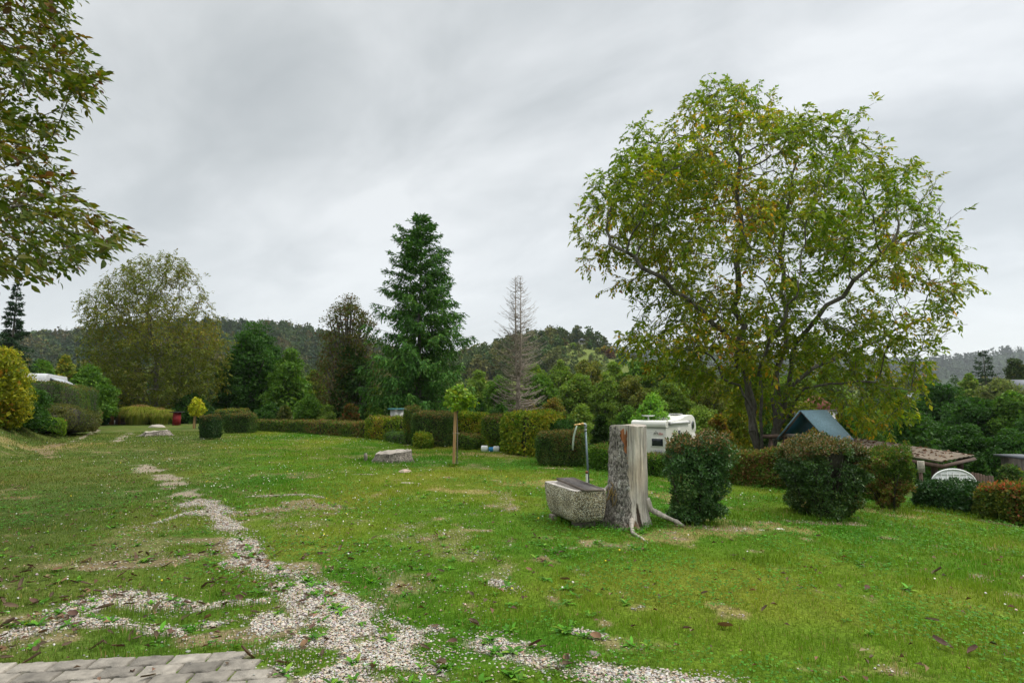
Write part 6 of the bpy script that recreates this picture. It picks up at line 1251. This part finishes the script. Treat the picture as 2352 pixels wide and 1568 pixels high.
def plank_fence(label, p0, p1, h, n, mat, name='fence', wd=.09, gap=.02, pointed=False):
    p0 = np.array(p0[:2]); p1 = np.array(p1[:2]); L = np.linalg.norm(p1-p0); a = math.atan2(*(p1-p0)[::-1]); g = H1(*p0); th = thing(name, label, 'fence', (*p0, g), a)
    for i in range(n):
        x = L*(i+.5)/n; q = p0+(p1-p0)*(i+.5)/n; dz = H1(*q)-g; hh = h+RS.normal()*.01; b = Buf(); w_ = L/n-gap; b.add(*[np.array([[x-w_/2, -.01, dz-.05], [x+w_/2, -.01, dz-.05], [x+w_/2, .01, dz-.05], [x-w_/2, .01, dz-.05], [x-w_/2, -.01, dz+hh-(.04 if pointed else 0)], [x+w_/2, -.01, dz+hh-(.04 if pointed else 0)], [x+w_/2, .01, dz+hh-(.04 if pointed else 0)], [x-w_/2, .01, dz+hh-(.04 if pointed else 0)]]), None, (.2, .2, .2)], Q=BQ)
        if pointed: b.add([[x-w_/2, -.01, dz+hh-.04], [x+w_/2, -.01, dz+hh-.04], [x, -.01, dz+hh], [x-w_/2, .01, dz+hh-.04], [x+w_/2, .01, dz+hh-.04], [x, .01, dz+hh]], [[0, 1, 2], [4, 3, 5]], (.2, .2, .2), Q=[[1, 4, 5, 2], [3, 0, 2, 5]])
        obj('picket', b.mesh('picket', mat), th)
    b = Buf(); d1 = H1(*p1)-g
    for f in (.25, .8): tube(b, [(0, .035, h*f), (L, .035, h*f+d1)], .025, 4)
    obj('rail', b.mesh('rail', mat), th)
p0 = at(1662, 1042, 14.6); p1 = at(1752, 1046, 14.6); plank_fence('low weathered picket fence whose tips show above the hedge left of the largest hedge block', p0, p1, p0[2]-H1(p0[0], p0[1]), 18, M_GREYWOOD, gap=.03, pointed=True)
p0 = at(2230, 1084, 13.4); p1 = at(2282, 1092, 13.2); plank_fence('short dark brown board fence right of the white plastic panel', p0, p1, p0[2]-H1(p0[0], p0[1]), 8, M_DARKWOOD, gap=.006)
# ------------------------------------------------------------------ small buildings and camp gear
def hut(name, label, cat, px, top, Y, w_, d, h, wall, roof, rz=0, pitch=.0, over=.12, base=None, parts=True):
    q = at(px, top, Y); g = H1(q[0], Y); hh = q[2]-g if h is None else h; z0 = q[2]-g-hh; th = thing(name, label, cat, (q[0], Y, g), rz); hb = hh-pitch; b = Buf(); box(b, (0, 0, (z0+hb+z0)/2-.0), (w_, d, hb)); obj('wall', b.mesh('wall', wall), th)
    b = Buf(); zr = z0+hb
    if pitch > .02:
        V = np.array([[-w_/2-over, -d/2-over, zr-.05], [w_/2+over, -d/2-over, zr-.05], [w_/2+over, d/2+over, zr-.05], [-w_/2-over, d/2+over, zr-.05], [-w_/2-over, 0, zr+pitch], [w_/2+over, 0, zr+pitch]]); b.add(V, [[0, 4, 3], [1, 2, 5]], (.2, .2, .2), Q=[[0, 1, 5, 4], [2, 3, 4, 5], [0, 3, 2, 1]])
    else: box(b, (0, 0, zr+.03), (w_+2*over, d+2*over, .06))
    obj('roof', b.mesh('roof', roof), th); return th, z0, hb
M_TEAL = mat_plain('teal_lid', (.06, .22, .24), .5); M_RED = mat_plain('red_board', (.20, .012, .015), .7); M_ROOFK = mat_plain('dark_roof', (.035, .032, .033), .7); M_ROOFR = mat_plain('red_tiles', (.30, .10, .06), .8, bump=.5, bscale=20); M_ROOFG = mat_plain('grey_slate', (.13, .14, .16), .7); M_WALLW = mat_plain('white_render', (.66, .64, .60), .8); M_ORW = mat_bark('orange_wood', (.22, .10, .04), (.36, .18, .08), 8)
th, z0, hb = hut('camper_trailer', 'grey trailer box with teal lid peeping over the yellow hedge beside the evergreen column', 'trailer', 913, 940, 31, .6, .8, None, mat_plain('trailer_wall', (.42, .42, .40), .6), M_TEAL)
b = Buf(); box(b, (.0, -.31, z0+hb-.32), (.30, .02, .34)); obj('window', b.mesh('window', M_GREYP), th)
th = thing('wood_shelter', 'small dark roofed shelter with orange timber posts between the cypress hedge and the ornamental grass', 'shelter', (at(266, 960, 43)[0], 43, H1(at(266, 960, 43)[0], 43))); zt = at(266, 941, 43)[2]-th.location[2]
b = Buf(); box(b, (.1, 0, zt-.08), (1.7, 1.4, .14), ry=.08); obj('roof', b.mesh('roof', M_ROOFK), th)
for x in (-.35, .05, .62): b = Buf(); box(b, (x, -.5, (zt-.14)/2), (.12 if x != .05 else .3, .12, zt-.14)); obj('post', b.mesh('post', M_ORW), th)
b = Buf(); box(b, (.2, .5, (zt-.16)/2), (1.1, .06, zt-.16)); obj('back_wall', b.mesh('back_wall', mat_plain('pinkish_board', (.26, .18, .16), .8)), th)
th, z0, hb = hut('red_cabinet', 'tall red panel with a small black roof right of the ornamental grass', 'cabinet', 407, 947, 41, .34, .4, None, M_RED, M_ROOFK, over=.16, rz=-.2)
th, z0, hb = hut('garden_shed', 'small grey roofed wooden shed cut by the right edge', 'shed', 2362, 1052, 17, .62, 1.2, None, M_GREYWOOD, M_ROOFG, over=.12)
hut('house', 'house gable with red tiles glimpsed through the walnut above the blue roof', 'house', 1872, 908, 62, 2.2, 4, None, M_WALLW, mat_plain('dull_red_tiles', (.20, .075, .05), .85, bump=.5, bscale=20), pitch=1.6, over=.2, rz=1.3)
hut('house', 'white house glimpsed behind the right boughs of the walnut', 'house', 2078, 902, 78, 6, 5, None, M_WALLW, M_ROOFG, pitch=2.2, over=.4, rz=.2)
hut('house', 'grey roofed house among the trees at the right edge', 'house', 2352, 872, 90, 7, 7, None, M_WALLW, M_ROOFG, pitch=2.8, over=.5, rz=.3)
hut('barn', 'long white roofed barn on the slope beside the dead larch', 'barn', 1212, 829, 300, 12, 6, 3.0, M_WALLW, mat_plain('white_sheet_roof', (.62, .64, .66), .6), pitch=1.0, rz=.2)
# little pavilion on the hill
x = (1337-1176)/F*384; g = H1(x, 384); th = thing('hill_pavilion', 'tiny viewing pavilion at the top of the hill meadow', 'pavilion', (x, 384, g)); b = Buf(); b.add([[-2.6, -2.6, 3.0], [2.6, -2.6, 3.0], [2.6, 2.6, 3.0], [-2.6, 2.6, 3.0], [0, 0, 4.6]], [[0, 1, 4], [1, 2, 4], [2, 3, 4], [3, 0, 4]], (.2, .2, .2), Q=[[0, 3, 2, 1]]); obj('roof', b.mesh('roof', M_ROOFG), th)
for x in (-1.9, 1.9):
    for y in (-1.9, 1.9): b = Buf(); box(b, (x, y, 1.5), (.35, .35, 3)); obj('post', b.mesh('post', M_WALLW), th)
b = Buf(); box(b, (0, 1.9, .8), (3.6, .2, 1.6)); obj('parapet', b.mesh('parapet', M_WALLW), th)
# camper on the left terrace
def left_camper():
    Y = 30; q = at(62, 858, Y); g = H1(q[0], Y); th = thing('camper', 'white camper with a blue striped awning showing above the left hedges', 'camper', (q[0], Y, g), rad(116)); h = q[2]-g
    pf = [(-1.0, .4), (-1.02, h-.28), (-.9, h-.06), (-.6, h), (3.2, h-.02), (3.5, h-.3), (3.6, .4)]; b = Buf(); extr(b, pf, -1.05, 1.05, ins=.02); o = obj('body', b.mesh('body', mat_plain('weathered_white', (.45, .46, .47), .5)), th); bevel(o, .05, 3)
    b = Buf(); box(b, (-.9, 0, h-.52), (.30, 1.5, .38)); obj('window', b.mesh('window', M_GLASS), th)
    b = Buf(); z1 = h-.02; b.add(boxv((1.0, -1.42, h-.40), (2.6, .80, .05), rx=.5), None, (.5, .5, .5), Q=BQ); o = obj('awning', b.mesh('awning', mat_plain('grey_awning', (.38, .40, .43), .6)), th)
    b = Buf(); b.add(boxv((1.0, -1.80, h-.72), (2.6, .05, .26), rx=.1), None, (.5, .5, .5), Q=BQ); obj('valance', b.mesh('valance', mat_plain('blue_cloth', (.02, .05, .16), .7)), o)
    for x in (-.2, 2.2): b = Buf(); tube(b, [(x, -1.78, 0), (x, -1.78, h-.62)], .025, 8); obj('awning_pole', b.mesh('awning_pole', M_STEEL), th)
    for x in (.0, 2.6):
        b = Buf(); tube(b, [(x, -1.04, .33), (x, 1.04, .33)], .33, 18); obj('wheel', b.mesh('wheels', M_RUB), th)
left_camper()
for px, py, s, mt, lab in ((1113, 1020, .22, M_WHITE, 'white folded camping bundle under the brown hedge block'), (1128, 1026, .16, mat_plain('blue_plastic', (.03, .22, .50), .5), 'bright blue plastic crate beside the white camping bundle'), (1140, 1022, .2, M_WHITE, 'white plastic canister right of the blue crate')):
    q = at(px, py, 19.2); b = Buf(); rs = np.random.default_rng(int(px)); P = rrect(-s/2, s/2, -s/3, s/3, s*.12, 0); loft(b, [P, P*1.04+[0, 0, s*.5], P*1.0+[0, 0, s*.8], P*.8+[0, 0, s*.88]], cap1=True); t = obj('camping_gear', b.mesh('camping_gear', mt, True), None, (q[0], 19.2, H1(q[0], 19.2))); tag(t, lab, 'camping gear')
# ------------------------------------------------------------------ haze
def haze():
    b = Buf(); zl = -16; zt = 330; box(b, (0, 0, (zl+zt)/2), (7600, 7600, zt-zl)); m = bpy.data.materials.new('air'); m.use_nodes = True; t = NT(m.node_tree); t.n.clear(); o = t.add('ShaderNodeOutputMaterial'); v = t.add('ShaderNodeVolumePrincipled')
    v.inputs['Color'].default_value = (.86, .92, 1, 1); v.inputs['Density'].default_value = HAZE; v.inputs['Anisotropy'].default_value = .2; t.link(v.outputs[0], o.inputs['Volume'])
    tag(obj('haze', b.mesh('haze', m)), kind='stuff')
HAZE = .00010
if HAZE: haze()
